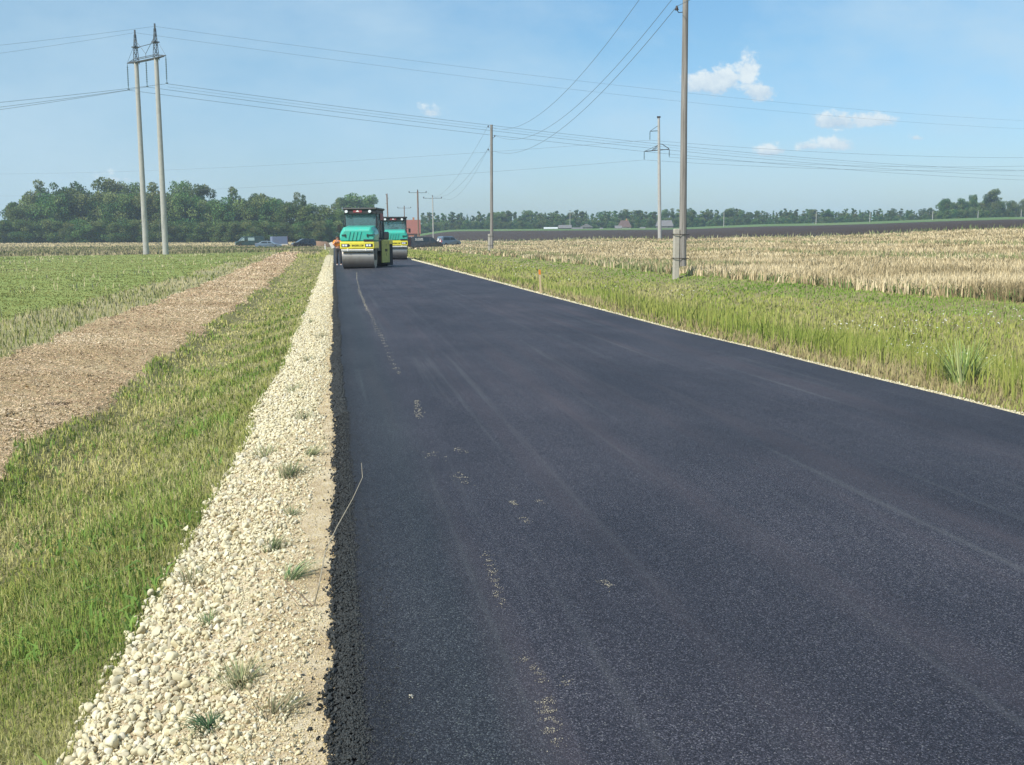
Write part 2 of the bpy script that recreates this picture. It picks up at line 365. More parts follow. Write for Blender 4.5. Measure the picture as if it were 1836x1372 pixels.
# road
ys=np.concatenate([np.arange(-30,0,1.),np.arange(0,30,.07),30*1.01**np.arange(1,270)])
us=np.array([-.06,-.025,0,.01,.03,.06,.12,.25,.5,.75,.9,.985,1,1.012])
zo=np.array([-.085,-.05,-.012,-.003,0,.0,.004,.02,.045,.02,.005,0,-.02,-.09])
Yg,Ug=np.meshgrid(ys,us,indexing='ij'); L=asphL(Yg)+.07; Rr=asphR(Yg)
Ug2=np.where(Ug<.05,L+Ug*1.6,L+Ug*(Rr-L)); Zg=hbase(Ug2,Yg)+zo[None,:]
a,b_=Yg.shape; i,j=np.meshgrid(np.arange(a-1),np.arange(b_-1),indexing='ij')
o=np_mesh('asphalt_road',np.stack([Ug2,Yg,Zg],-1),np.stack([i*b_+j,i*b_+j+1,(i+1)*b_+j+1,(i+1)*b_+j],-1).reshape(-1,4),MA['asphalt'],smooth=True); tag(o,kind='structure')
# ------------------------------------------------------------------ scatter
def sample(n,zs,d0,d1,th0=-27,th1=46,power=1.0,extra=None):
    th=rng.uniform(th0,th1,n); u=rng.random(n)
    if power==1.0: D=d0*(d1/d0)**u
    else:
        q=1-power; D=(d0**q+u*(d1**q-d0**q))**(1/q)
    X=D*np.sin(np.radians(th)); Y=D*np.cos(np.radians(th)); Z=zone(X,Y); k=np.isin(Z,zs)
    if extra is not None: k&=extra(X,Y,D)
    return X[k],Y[k],D[k]
def blades(name,X,Y,D,hh,ww,cols,mat,lean=.5,label='',cat='',z0=None,droop=.4):
    n=len(X); z=H(X,Y) if z0 is None else z0; a=rng.uniform(0,2*np.pi,n); la=rng.uniform(0,2*np.pi,n)
    l=np.abs(rng.normal(0,lean,n))*hh
    dx,dy=np.cos(a)*ww/2,np.sin(a)*ww/2; lx,ly=np.cos(la)*l,np.sin(la)*l
    V=np.zeros((n,6,3)); mh=hh*.55
    for q,(f,w,zf) in enumerate(((0,1,0),(.32,.8,mh),(1,.12,hh*(1-droop*np.minimum(l/hh,1.2)**1.5)))):
        for s,sg in ((0,-1),(1,1)):
            V[:,q*2+s,0]=X+lx*f+sg*dx*w; V[:,q*2+s,1]=Y+ly*f+sg*dy*w; V[:,q*2+s,2]=z+zf-(0.01 if q==0 else 0)
    b=(np.arange(n)*6)[:,None]; F=np.concatenate([b+np.array([0,1,3,2]),b+np.array([2,3,5,4])])
    C=np.repeat(cols,6,0)
    o=np_mesh(name,V,F,mat,C); tag(o,label,cat,kind='stuff'); return o
def pick(X,Y,pal,seeds,sc=.8,jit=.16):
    # patchy palette choice
    n=len(X); v=.5+.42*wav(X,Y,sc,seeds)+rng.normal(0,jit,n); v=np.clip(v,0,.999)*(len(pal)-1)
    k=v.astype(int); f=(v-k)[:,None]; pal=np.array(pal); c=pal[k]*(1-f)+pal[k+1]*f
    return c*rng.uniform(.75,1.25,(n,1))
GREEN=[(.14,.20,.035),(.24,.27,.05),(.36,.34,.09),(.47,.41,.16),(.58,.50,.27)]
GR2=[(.18,.27,.045),(.28,.34,.07),(.38,.39,.12),(.48,.43,.20)]
# left verge
X,Y,D=sample(330000,[2],2.1,150,-30,8,1.25,lambda X,Y,D:(X<-.6)&(X>-9))
hh=rng.uniform(.03,.085,len(X))*(1+.5*wav(X,Y,2.4,41)); hh=np.maximum(hh,.03)+np.where(Y>90,.2,0)
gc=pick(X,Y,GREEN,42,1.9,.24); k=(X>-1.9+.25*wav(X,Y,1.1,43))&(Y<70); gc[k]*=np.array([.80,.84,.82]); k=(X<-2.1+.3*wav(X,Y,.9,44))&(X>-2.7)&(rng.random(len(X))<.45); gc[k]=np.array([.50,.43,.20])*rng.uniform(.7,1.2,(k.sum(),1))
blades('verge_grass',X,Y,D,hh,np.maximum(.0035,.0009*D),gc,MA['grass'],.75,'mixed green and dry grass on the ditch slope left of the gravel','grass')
# coarse tall tufts left: broader lush blades
X,Y,D=sample(60000,[2],2.1,60,-30,0,1.3,lambda X,Y,D:(X<-1.1)&(X>-3.4)&(wav(X,Y,1.7,45)>.25))
blades('lush_grass',X,Y,D,rng.uniform(.06,.14,len(X)),np.maximum(.004,.0009*D),pick(X,Y,[(.13,.21,.04),(.21,.28,.05),(.32,.34,.09)],46,1.),MA['grass'],.6,'lush bright green grass clumps in the left ditch','grass')
# right verge
X,Y,D=sample(330000,[2],6,200,0,46,1.15,lambda X,Y,D:(X>5.85)&(X<15))
edge=np.clip((X-5.8)/1.0,0.2,1); tall=np.interp(X,[8.5,10,11.5,13],[1.,.6,.35,.2])
cc=pick(X,Y,GR2,52,.9); dry=((X<6.6)&(rng.random(len(X))<.6)); cc[dry]=np.array([.40,.33,.17])*rng.uniform(.7,1.2,(dry.sum(),1))
lush=(X>12.7+.3*wav(X,Y,.8,54)); cc[lush]=cc[lush]*np.array([.72,.90,.75])
blades('meadow_grass',X,Y,D,rng.uniform(.15,.42,len(X))*edge*tall,np.maximum(.008,.00115*D),cc,MA['grass'],.35,'tall yellow green grass filling the ditch right of the road','grass')
# broad reed-like blades near road
X,Y,D=sample(26000,[2],6.5,30,15,46,1.2,lambda X,Y,D:(X>6.3)&(X<8.6)&(wav(X,Y,1.3,55)>-.2))
blades('reed_grass',X,Y,D,rng.uniform(.35,.62,len(X)),np.maximum(.011,.0012*D),pick(X,Y,[(.20,.30,.05),(.30,.38,.08),(.42,.44,.13)],56),MA['grass'],.3,'long upright bright green reed grass beside the right road edge','grass')
# flowers
X,Y,D=sample(9000,[2],8,70,10,44,1.1,lambda X,Y,D:(X>7.2)&(X<13)&(wav(X,Y,.7,61)>.35))
n=len(X)
fx=[];fc=[]
V=[];F=[]
bi=0
for q in range(n):
    z=float(0); 
zb=H(X,Y); hh=rng.uniform(.35,.52,n)*np.interp(X,[8.5,10,11.5,13],[1.,.8,.6,.5]); r_=np.maximum(.013,.0008*D)*rng.uniform(.6,1.4,n)
ang=np.arange(6)/6*2*np.pi
V=np.zeros((n,6,3)); V[:,:,0]=X[:,None]+np.cos(ang)*r_[:,None]; V[:,:,1]=Y[:,None]+np.sin(ang)*r_[:,None]; V[:,:,2]=(zb+hh)[:,None]+rng.normal(0,.008,(n,6))
F=(np.arange(n)*6)[:,None]+np.arange(6)
o=np_mesh('wild_flowers',V,F,MA['petal']); tag(o,'scattered white flat-topped wildflowers in the right verge','flowers',kind='stuff')
# wheat
def lane(X): return (np.abs(X-24.6)<.5)|(np.abs(X-26.4)<.35)|(np.abs(X-44)<.9)|(np.abs(X-63)<1.2)
X,Y,D=sample(420000,[7],15,300,0,45,1.15,lambda X,Y,D:~lane(X))
n=len(X)
low=np.where(np.abs(X-27)<3.0,.8,1)
hh=rng.uniform(.22,.42,n)*low; pal=pick(X,Y,[(.19,.15,.075),(.37,.29,.16),(.51,.41,.24),(.62,.52,.33)],62,.5,.3)
bandg=(np.sin(X*.42+1.)+.5*wav(X,Y,.12,64)>.75)&(D>45); ggb=bandg&(rng.random(n)<.5); pal[ggb]=np.array([.22,.24,.10])*rng.uniform(.7,1.2,(ggb.sum(),1))
gr=rng.random(n)<np.where(X<15,.35,.09); pal[gr]=np.array([.14,.19,.06])
hh[gr]*=.7
blades('wheat_stalks',X,Y,D,hh,np.maximum(.02,.0012*D),pal,MA['straw'],.42,'ripe pale straw-coloured cereal standing right of the verge','cereal crop',droop=.5)
X,Y,D=sample(26000,[2],2.1,40,-30,46,1.2,lambda X,Y,D:((X<-1.)&(X>-3.4)|(X>6.4)&(X<13))&(wav(X,Y,2.3,47)>.1))
blades('broadleaf_weeds',X,Y,D,rng.uniform(.04,.11,len(X))*np.where(X>10,.9,np.where(X>0,1.8,1)),np.maximum(.02,.0016*D),pick(X,Y,[(.13,.21,.04),(.19,.27,.055),(.28,.33,.085)],48,1.),MA['grass'],1.1,'broad leaved weeds scattered in the grass verges','weeds')
# far weeds at field borders
X,Y,D=sample(30000,[7,8],110,320,0,45,0.,lambda X,Y,D:np.abs(D-border(polar(X,Y)[0]))<4+2*wav(X,Y,.1,5))
blades('field_weeds',X,Y,D,rng.uniform(.3,.9,len(X)),.0012*D,pick(X,Y,[(.12,.16,.06),(.24,.24,.12),(.34,.32,.2)],63,.1),MA['grass'],.3,'ragged weeds along the edge of the ploughed field','weeds')
# left: straw bits
def flat_bits(name,X,Y,D,ln,wd,cols,mat,label,cat,tilt=.35):
    n=len(X); z=H(X,Y)+.004; a=rng.uniform(0,2*np.pi,n); t=rng.normal(0,tilt,n)
    ex=np.stack([np.cos(a)*np.cos(t),np.sin(a)*np.cos(t),np.sin(t)],-1)*ln[:,None]/2; ey=np.stack([-np.sin(a),np.cos(a),rng.normal(0,.4,n)],-1)*wd[:,None]/2
    P=np.stack([X,Y,z+np.abs(np.sin(t))*ln/2+rng.uniform(0,.02,n)],-1)
    V=np.stack([P-ex-ey,P+ex-ey,P+ex+ey,P-ex+ey],1); F=(np.arange(n)*4)[:,None]+np.arange(4)
    o=np_mesh(name,V,F,mat,np.repeat(cols,4,0)); tag(o,label,cat,kind='stuff')
X,Y,D=sample(380000,[3],6,130,-32,2,1.1)
flat_bits('straw_mulch',X,Y,D,np.maximum(.025,.0014*D)*rng.uniform(.5,1.6,len(X)),np.maximum(.0035,.0005*D),pick(X,Y,[(.36,.25,.13),(.74,.56,.32),(.88,.70,.42),(.92,.80,.54)],71,1.1,.30),MA['straw'],'loose brown straw and clods covering the bare strip','straw')
X,Y,D=sample(80000,[4],14,140,-32,2,1.1)
blades('stubble',X,Y,D,rng.uniform(.05,.17,len(X)),np.maximum(.007,.0008*D),pick(X,Y,[(.17,.26,.05),(.29,.34,.10),(.44,.43,.18),(.58,.54,.30)],72,.8,.3),MA['straw'],.45,'pale stubble and weeds between the brown strip and green field','stubble')
X,Y,D=sample(170000,[5],16,150,-32,0,1.1)
blades('clover',X,Y,D,rng.uniform(.015,.04,len(X)),np.maximum(.006,.0009*D),pick(X,Y,[(.18,.24,.06),(.24,.29,.075),(.31,.34,.11),(.42,.41,.18)],73,.25,.08),MA['grass'],.7,'short fresh green crop covering the left field','green crop')
X,Y,D=sample(5000,[5],22,140,-32,0,1.1,lambda X,Y,D:wav(X,Y,.5,75)>.2)
blades('dry_stalks',X,Y,D,rng.uniform(.12,.25,len(X)),np.maximum(.008,.0009*D),np.tile([[.5,.47,.25]],(len(X),1)),MA['straw'],.4,'scattered dry stalks poking above the green field','stalks')
X,Y,D=sample(40000,[2,6],105,210,-32,0,0.,lambda X,Y,D:(X<-1.5))
blades('rough_grass',X,Y,D,rng.uniform(.15,.45,len(X)),.0012*D,pick(X,Y,[(.10,.14,.04),(.2,.2,.09),(.33,.29,.16),(.44,.35,.22)],74,.12,.2),MA['grass'],.3,'rough grass belt in front of the parked vehicles at far left','grass')
X,Y,D=sample(30000,[6],190,400,-32,0,0.)
blades('cereal_stubble',X,Y,D,rng.uniform(.1,.3,len(X)),.0013*D,pick(X,Y,[(.24,.21,.11),(.42,.33,.19),(.5,.4,.24)],76,.1,.2),MA['straw'],.3,'cut cereal stubble in front of the wood','stubble')
# stones
def ico(sub):
    bm=bmesh.new(); bmesh.ops.create_icosphere(bm,subdivisions=sub,radius=1); bm.verts.ensure_lookup_table()
    V=np.array([v.co[:] for v in bm.verts]); F=np.array([[v.index for v in f.verts] for f in bm.faces]); bm.free(); return V,F
def rockset(sub,nvar,cuts=6):
    V0,F=ico(sub); out=[]
    for k in range(nvar):
        V=V0.copy()
        for c in range(cuts):
            d=rng.normal(0,1,3); d/=np.linalg.norm(d); lim=rng.uniform(.15,.5); p=V@d; V=V-np.outer(np.maximum(p-lim,0),d)
        V*=1+rng.normal(0,.03,(len(V),1)); out.append(V)
    return np.array(out),F
def rots(n):
    q=rng.normal(0,1,(n,4)); q/=np.linalg.norm(q,axis=1)[:,None]; w,x,y,z=q.T
    return np.stack([1-2*(y*y+z*z),2*(x*y-z*w),2*(x*z+y*w),2*(x*y+z*w),1-2*(x*x+z*z),2*(y*z-x*w),2*(x*z-y*w),2*(y*z+x*w),1-2*(x*x+y*y)],-1).reshape(n,3,3)
def stones(P,size,sub,cols):
    Vs,F=rockset(sub,14); n=len(P); k=rng.integers(0,14,n); sc=size[:,None,None]*rng.uniform(.6,1.3,(n,1,3))
    V=np.einsum('nij,nvj->nvi',rots(n),Vs[k]*sc)+P[:,None,:]; m=Vs.shape[1]
    return V.reshape(-1,3),(np.arange(n)*m)[:,None,None]+F[None],np.repeat(cols,m,0)
def stone_stuff(name,parts,mat,label,cat):
    VV_,FF_,CC_=[],[],[]; off=0
    for V,F,C in parts:
        VV_.append(V); FF_.append(F.reshape(-1,3)+off); CC_.append(C); off+=len(V)
    o=np_mesh(name,np.concatenate(VV_),np.concatenate(FF_),mat,np.concatenate(CC_)); tag(o,label,cat,kind='stuff')
def stone_cols(n):
    a=np.array([(.69,.63,.42),(.74,.69,.49),(.62,.55,.34),(.70,.66,.52),(.50,.45,.32)]); return a[rng.choice(5,n,p=[.38,.3,.15,.12,.05])]*rng.uniform(.8,1.15,(n,1))
def band(n,y0,y1,power,lo,hi,bias=1.0):
    u=rng.random(n); q=1-power; Y=(y0**q+u*(y1**q-y0**q))**(1/q) if power!=1 else y0*(y1/y0)**u
    f=rng.random(n)**bias; X=lo(Y)+(hi(Y)-lo(Y))*f; return X,Y
parts=[]
gl=lambda Y:gravL(Y)-.07; gh=lambda Y:np.interp(Y,[0,4,8,15],[-.2,-.17,-.14,-.1])+.06*wav(Y,Y,3,81)
for n,y0,y1,s0,s1,sub in ((8500,2.1,9,.010,.024,2),(20000,2.1,9,.004,.011,1),(15000,9,30,.014,.028,1),(14000,30,103,.022,.038,1)):
    X,Y=band(n,y0,y1,1.1,gl,gh); k=(X>gravL(Y)-.02)|(rng.random(n)<.4); X,Y=X[k],Y[k]
    sz=rng.uniform(s0,s1,len(X))*np.where(rng.random(len(X))<.07,1.45,1)*np.interp(X-gravL(Y),[-.1,.0,.45,.8],[1.1,1.1,.9,.5])
    P=np.stack([X,Y,H(X,Y)+sz*rng.uniform(.1,.9,len(X))],-1); parts.append(stones(P,sz,sub,stone_cols(len(X))))
# fine gravel in the tan strip and along the far road edge
X,Y=band(26000,2.1,40,1.2,lambda Y:Y*0-.40,lambda Y:asphL(Y)+.0); sz=rng.uniform(.002,.0075,len(X))*np.maximum(1,Y/7)*.9; P=np.stack([X,Y,H(X,Y)+sz*.3],-1); parts.append(stones(P,sz,1,stone_cols(len(X))*np.array([.95,.86,.72])))
X,Y=band(12000,5,200,1.,lambda Y:asphR(Y)+.03,lambda Y:asphR(Y)+.24,1.3); sz=rng.uniform(.006,.018,len(X))*np.maximum(1,Y/14); P=np.stack([X,Y,H(X,Y)+sz*.4],-1); parts.append(stones(P,sz,1,stone_cols(len(X))))
cp=[]
for n,d0,d1,s0,s1 in ((9000,6,28,.008,.035),(6000,28,100,.02,.06)):
    X,Y,D=sample(n*6,[3],d0,d1,-32,2,1.2); k=wav(X,Y,1.7,97)>-.1; X,Y=X[k][:n],Y[k][:n]; sz=rng.uniform(s0,s1,len(X))*rng.random(len(X))**.6; cp.append(stones(np.stack([X,Y,H(X,Y)+sz*.25],-1),sz,1,np.array([.40,.30,.17])*rng.uniform(.5,1.3,(len(X),1))))
stone_stuff('soil_clods',cp,MA['stone'],'brown soil clods lying in the bare strip at left','soil clods')
stone_stuff('limestone_gravel',parts,MA['stone'],'cream crushed limestone shoulder beside the fresh asphalt','gravel')
# asphalt crumbs along the raw left edge
parts=[]
cc=lambda n:np.array([.030,.034,.033])*rng.uniform(.6,1.6,(n,1))
for n,y0,y1,s0,s1 in ((17000,2.1,9,.004,.010),(16000,9,70,.009,.018)):
    X,Y=band(n,y0,y1,1.1,lambda Y:asphL(Y)-.0-.022*(wav(Y,Y*0,11,91)+wav(Y,Y*0,37,92)+.6),lambda Y:asphL(Y)+.095+.03*rng.random(len(Y))**2); f=(X-asphL(Y))/.11
    sz=rng.uniform(s0,s1,len(X)); zc=hbase(X,Y)+np.interp(f,[-.4,0,.55,1],[-.055,-.035,-.004,-.001]); P=np.stack([X,Y,zc+sz*.1],-1); parts.append(stones(P,sz,1,cc(len(X))))
X,Y=band(1500,2.1,10,1.1,lambda Y:asphL(Y)-.03-.02*wav(Y,Y*0,13,94),lambda Y:asphL(Y)+.07,.7); sz=rng.uniform(.005,.013,len(X)); P=np.stack([X,Y,hbase(X,Y)-.022+sz*.35],-1); parts.append(stones(P,sz,2,cc(len(X))))
X,Y=band(4500,2.1,14,1.2,lambda Y:asphL(Y)+.09,lambda Y:asphL(Y)+.26,2.2); sz=rng.uniform(.0025,.006,len(X)); P=np.stack([X,Y,hbase(X,Y)+sz*.0],-1); parts.append(stones(P,sz,1,cc(len(X))*1.2))
X,Y=band(230,2.3,14,1.2,lambda Y:asphL(Y)-.13,lambda Y:asphL(Y)-.01,.5); sz=rng.uniform(.003,.0125,len(X)); P=np.stack([X,Y,H(X,Y)+sz*.5],-1); parts.append(stones(P,sz,1,cc(len(X))))
stone_stuff('asphalt_crumbs',parts,MA['crumb'],'loose black asphalt crumbs along the raw left edge of the road','asphalt crumbs')
# dusty crumbs on the road
P=[];S=[]
def dust(x0,y0,x1,y1,w,n,s):
    t=rng.random(n); x=x0+(x1-x0)*t+rng.normal(0,w,n); y=y0+(y1-y0)*t+rng.normal(0,w*2,n)
    clump=wav(x,y,60,95)>-.1; x,y=x[clump],y[clump]
    z=hbase(x,y)+np.interp((x-.02)/5.68,[0,.1,.25,.5,.75,1],[0,.003,.02,.045,.02,0]); sz=rng.uniform(.4,1,len(x))*s*1.25
    P.append(np.stack([x,y,z+sz*.1],-1)); S.append(sz)
for a in ((.70,4.75,.655,4.02,.013,420,.0026),(.645,3.5,.68,3.28,.012,160,.0024),(.66,3.15,.62,2.84,.018,520,.0024),(1.04,2.93,1.09,2.84,.014,260,.0024),
          (.74,9.6,.69,8.6,.02,220,.005),(.99,5.68,1.0,5.6,.012,110,.003),(1.14,5.66,1.16,5.6,.01,60,.003),(.98,5.32,1.0,5.25,.014,70,.003),(1.14,4.24,1.17,4.14,.012,110,.0025),(1.17,3.26,1.20,3.2,.014,110,.0024),(.98,3.28,1.0,3.24,.012,60,.0022),(.74,3.28,.76,3.24,.01,50,.0022),(.62,7.2,.7,7,.03,60,.004),(.85,7.3,.9,7.1,.02,60,.004),(.76,6.5,.78,6.2,.03,70,.004),(.21,3.26,.22,3.25,.004,8,.006)): dust(*a)
for k in range(48):
    y=11.6+k*.42; dust(.70-.02*math.sin(k*.5),y,.70,y+.1,.022,22,.006)
for y0,y1,xa,xb in ((22,30,.68,.72),(30,40,.72,.85),(40,47,.85,1.0)): dust(xa,y0,xb,y1,.015,260,.009)
P=np.concatenate(P); S=np.concatenate(S); n=len(P)
stone_stuff('dust_grains',[stones(P,S,1,np.array([.46,.43,.33])*rng.uniform(.7,1.2,(n,1)))],MA['stone'],'pale dusty grit tracked onto the black asphalt','grit')
# single stone lying on the road
X1=.215;Y1=3.25
V,F,C=stones(np.array([[X1,Y1,.009]]),np.array([.009]),2,np.array([[.45,.45,.42]])); o=np_mesh('loose_stone',V,F.reshape(-1,3),MA['stone'],C); tag(o,'small pale stone lying alone on the asphalt at the bottom','stone')
# tufts on gravel
def tuft(x,y,n,h,spread,cols,label,name='grass_tuft',cat='grass tuft',w=.003,group=None,flop=1.0,dirx=0,diry=0):
    n=int(n*.9); cols=[tuple(min(.6,v*1.35+.02) for v in c) for c in cols]; z=Hs(x,y); e=empty(name,(x,y,z),0,label,cat,group)
    a=rng.uniform(0,2*np.pi,n); r0=rng.uniform(0,.02,n)*spread*3; V=np.zeros((n,8,3)); ll=rng.uniform(.5,1,n)*h
    ou=rng.uniform(.2,1.2,n)*flop
    for s in range(4):
        t=s/3; ox=np.cos(a)*(r0+ll*ou*t**1.4)+dirx*ll*t**1.5; oy=np.sin(a)*(r0+ll*ou*t**1.4)+diry*ll*t**1.5; oz=ll*(t-.45*ou*t*t)
        wv=w*(1-t*.85)
        V[:,s*2,0]=ox-np.sin(a)*wv; V[:,s*2,1]=oy+np.cos(a)*wv; V[:,s*2+1,0]=ox+np.sin(a)*wv; V[:,s*2+1,1]=oy-np.cos(a)*wv
        V[:,s*2,2]=V[:,s*2+1,2]=np.maximum(oz,.004)
    b=(np.arange(n)*8)[:,None]; F=np.concatenate([b+np.array([q,q+1,q+3,q+2]) for q in (0,2,4)])
    o=np_mesh('blades',V,F,MA['grass'],np.repeat(np.array(cols)[rng.integers(0,len(cols),n)]*rng.uniform(.7,1.2,(n,1)),8,0),e); return e
TG='grass tufts growing through the gravel'
DG=[(.10,.17,.06),(.16,.21,.09),(.3,.28,.15)]; DY=[(.34,.30,.16),(.25,.25,.12),(.18,.22,.1)]
tuft(-.49,3.47,120,.085,1,[(.05,.12,.05),(.09,.17,.07)],'dark green grass tuft low on the gravel, greenest near the bottom edge',group=TG,dirx=-.2,diry=-.4)
tuft(-.40,3.74,150,.12,1.3,DY,'upright olive and straw tuft just above the dark green tuft on gravel',group=TG)
tuft(-.37,5.38,110,.10,1.,DG,'green tuft in mid gravel, leaning right above two thin stems',group=TG,dirx=.25)
tuft(-.25,4.80,100,.12,.8,DG,'flattened green tuft sweeping right toward the tan strip',group=TG,dirx=.6)
tuft(-.35,7.05,170,.15,1.5,DY+DG,'tallest wispy olive tuft on the upper gravel',group=TG,dirx=.2,diry=.2)
tuft(-.22,7.6,80,.14,1,DY,'straw coloured tuft lying toward the asphalt behind the tallest tuft',group=TG,dirx=.6)
tuft(-.25,3.38,90,.09,1.4,DY,'low straw tuft on the tan grit near the bottom edge',group=TG,dirx=.3)
tuft(-.84,3.32,120,.11,1.3,DG,'green tuft at the lower left corner of the gravel',group=TG)
tuft(-.62,4.6,60,.08,1,DG,'small sparse tuft beside a dark stone in the gravel',group=TG)
tuft(-.80,5.4,90,.12,1.5,DY,'dry tuft at the left rim of the gravel',group=TG)
tuft(-.30,6.0,50,.09,1,DG,'thin short tuft by a single white stone on upper gravel',group=TG)
for q,(x,y) in enumerate(((-.5,11.5),(-.4,14.),(-.25,17.),(-.5,21.),(-.33,9.3),(-.6,8.2))):
    tuft(x,y,70,.16,1.6,DY+DG,'small distant tuft speckling the gravel toward the rollers',group=TG+' far up the road')
tuft(6.45,9.45,150,.75,1.6,[(.15,.22,.05),(.22,.28,.07),(.30,.32,.13)],'large clump of broad arching grass leaves beside the right road edge',name='reed_clump',cat='grass clump',w=.011,flop=.55)
# dry weed by the asphalt edge
e=empty('dry_weed',(-.14,4.37,Hs(-.14,4.37)),0,'tall dry weed with one long bent stalk reaching over the asphalt edge','weed')
def pixe(px,py,dep,o=Vector((-.14,4.37,Hs(-.14,4.37)))): v=ray(px,py); return Vector(v*(dep/float(v@FW)))+Vector((0,0,EYE))-o
MA['drystem']=painted('dry_grey_stem',(.34,.30,.22),.9,0,.2)
MB().tube([(0,0,-.01),pixe(572,1050,4.42),pixe(583,990,4.5),pixe(604,945,4.62),pixe(632,895,4.75),pixe(650,856,4.85),pixe(648,830,4.9)],[.0032,.003,.0028,.0025,.002,.0017,.001],6).build('stalk',MA['drystem'],e)
MB().tube([(0,0,0),pixe(540,1068,4.5),pixe(480,1012,4.65)],[.002,.0018,.001],5).build('stalk',MA['brownwood'],e)
MB().tube([(0,0,0),pixe(535,1085,4.42),pixe(502,1042,4.5)],[.002,.0018,.001],5).build('stalk',MA['brownwood'],e)
for q in range(5): MB().tube([(.03,0,.0),(.03+.02*q-.03,.01*q,.02),(.03+.035*q-.05,.02*q-.02,.03+.01*(q%2))],[.0015,.0013,.0006],5).build('leaf_blade',MA['stake'],e)
# ------------------------------------------------------------------ trees
def leaf_quads(P,size,cols,up=.3):
    n=len(P); M3=rots(n); s=size[:,None]
    ex=M3[:,:,0]*s; ey=M3[:,:,1]*s*.75
    V=np.stack([P-ex,P-ey*.9,P+ex,P+ey*.9],1); return V.reshape(-1,3),(np.arange(n)*4)[:,None]+np.arange(4),np.repeat(cols,4,0)
def tree_proto(kind,nl,size,seed):
    global rng
    sv=rng; rng=np.random.default_rng(seed); rr=random.Random(seed)
    e=empty('deciduous_tree' if kind!='spruce' else 'conifer_tree',(0,-500,-100))
    tr=MB(); lob=[]
    if kind=='round':
        tr.tube([(0,0,-.2),(.01,0,.2),(.0,.01,.5),(0,0,.85)],[.028,.02,.014,.004],7)
        for k in range(46):
            a=rr.uniform(0,6.28); z=rr.uniform(.14,.93); w=.33*math.sqrt(max(.05,1-((z-.52)/.55)**2))
            r0=w*rr.uniform(.1,.95); lob.append((r0*math.cos(a),r0*math.sin(a),z,rr.uniform(.08,.15)))
    elif kind=='bushy':
        tr.tube([(0,0,-.2),(0,0,.5),(0,0,.8)],[.03,.014,.004],7)
        for k in range(48):
            a=rr.uniform(0,6.28); z=rr.uniform(.04,.9); w=.42*math.sqrt(max(.08,1-((z-.35)/.68)**2))
            r0=w*rr.uniform(.1,1); lob.append((r0*math.cos(a),r0*math.sin(a),z,rr.uniform(.09,.16)))
    elif kind=='open':
        tr.tube([(0,0,-.2),(.01,0,.4),(0,.01,.9)],[.022,.014,.003],7)
        for k in range(34):
            a=rr.uniform(0,6.28); z=rr.uniform(.2,.97); w=.26*math.sqrt(max(.06,1-((z-.6)/.45)**2))
            r0=w*rr.uniform(.3,1.1); lob.append((r0*math.cos(a),r0*math.sin(a),z,rr.uniform(.05,.11)))
    elif kind=='slender':
        tr.tube([(0,0,-.2),(.01,0,.4),(0,.01,.97)],[.02,.012,.003],6)
        for k in range(26):
            a=rr.uniform(0,6.28); z=rr.uniform(.05,.95); w=.19*(1-.55*z)
            r0=w*rr.uniform(.2,1.); lob.append((r0*math.cos(a),r0*math.sin(a),z,rr.uniform(.06,.12)*(1.15-.6*z)))
    elif kind=='spruce':
        tr.tube([(0,0,-.2),(0,0,.97)],[.02,.003],6)
        for k in range(20):
            z=.08+.88*k/20; w=.20*(1-z)+.01; a=rr.uniform(0,6.28)
            lob.append((w*.5*math.cos(a),w*.5*math.sin(a),z,w*.75))
    for (x,y,z,r_) in lob[::3]:
        tr.tube([(0,0,z*.45+.03),(x*.5,y*.5,z*.75),(x,y,z)],[.008,.005,.002],5)
    tr.build('trunk',MA['bark'],e)
    lob=np.array(lob); w=lob[:,3]**2; k=rng.choice(len(lob),nl,p=w/w.sum())
    d=rng.normal(0,1,(nl,3)); d/=np.linalg.norm(d,axis=1)[:,None]; rad=lob[k,3]*rng.uniform(.55,1.12,nl)
    P=lob[k,:3]+d*rad[:,None]*np.array([1,1,.85]); P[:,2]=np.maximum(P[:,2],.01)
    lc=np.array([(.035,.09,.02),(.06,.12,.026),(.10,.16,.038),(.14,.175,.05)]); base=lc[rng.integers(0,4,len(lob))][k]*rng.uniform(.65,1.35,(nl,1))
    V,F,C=leaf_quads(P,size*rng.uniform(.6,1.3,nl),base)
    np_mesh('crown',V,F,MA['leaf'],C,e); rng=sv; return e
PR={}
for kind,nv,nl,sz in (('round',4,9000,.019),('bushy',4,8000,.021),('open',3,5500,.017),('slender',5,1700,.03),('spruce',2,1300,.03)):
    PR[kind]=[tree_proto(kind,nl,sz,100+17*q+len(kind)*7) for q in range(nv)]
used=set()
def tree(kind,px,depth,topy,wf,label,group=None,sink=0,dd=0):
    x,y=at(px,depth); z=Hs(x,y)-sink; h=top_h(px,topy,depth,z)/.97
    p=random.choice(PR[kind])
    if id(p) in used: e=copy_tree(p)
    else: e=p; used.add(id(p))
    e.location=(x,y,z); e.rotation_euler=(0,0,random.uniform(0,6.28)); e.scale=(h*wf,h*wf,h)
    tag(e,label,'tree',group); return e
WG='trees of the wood on the left'
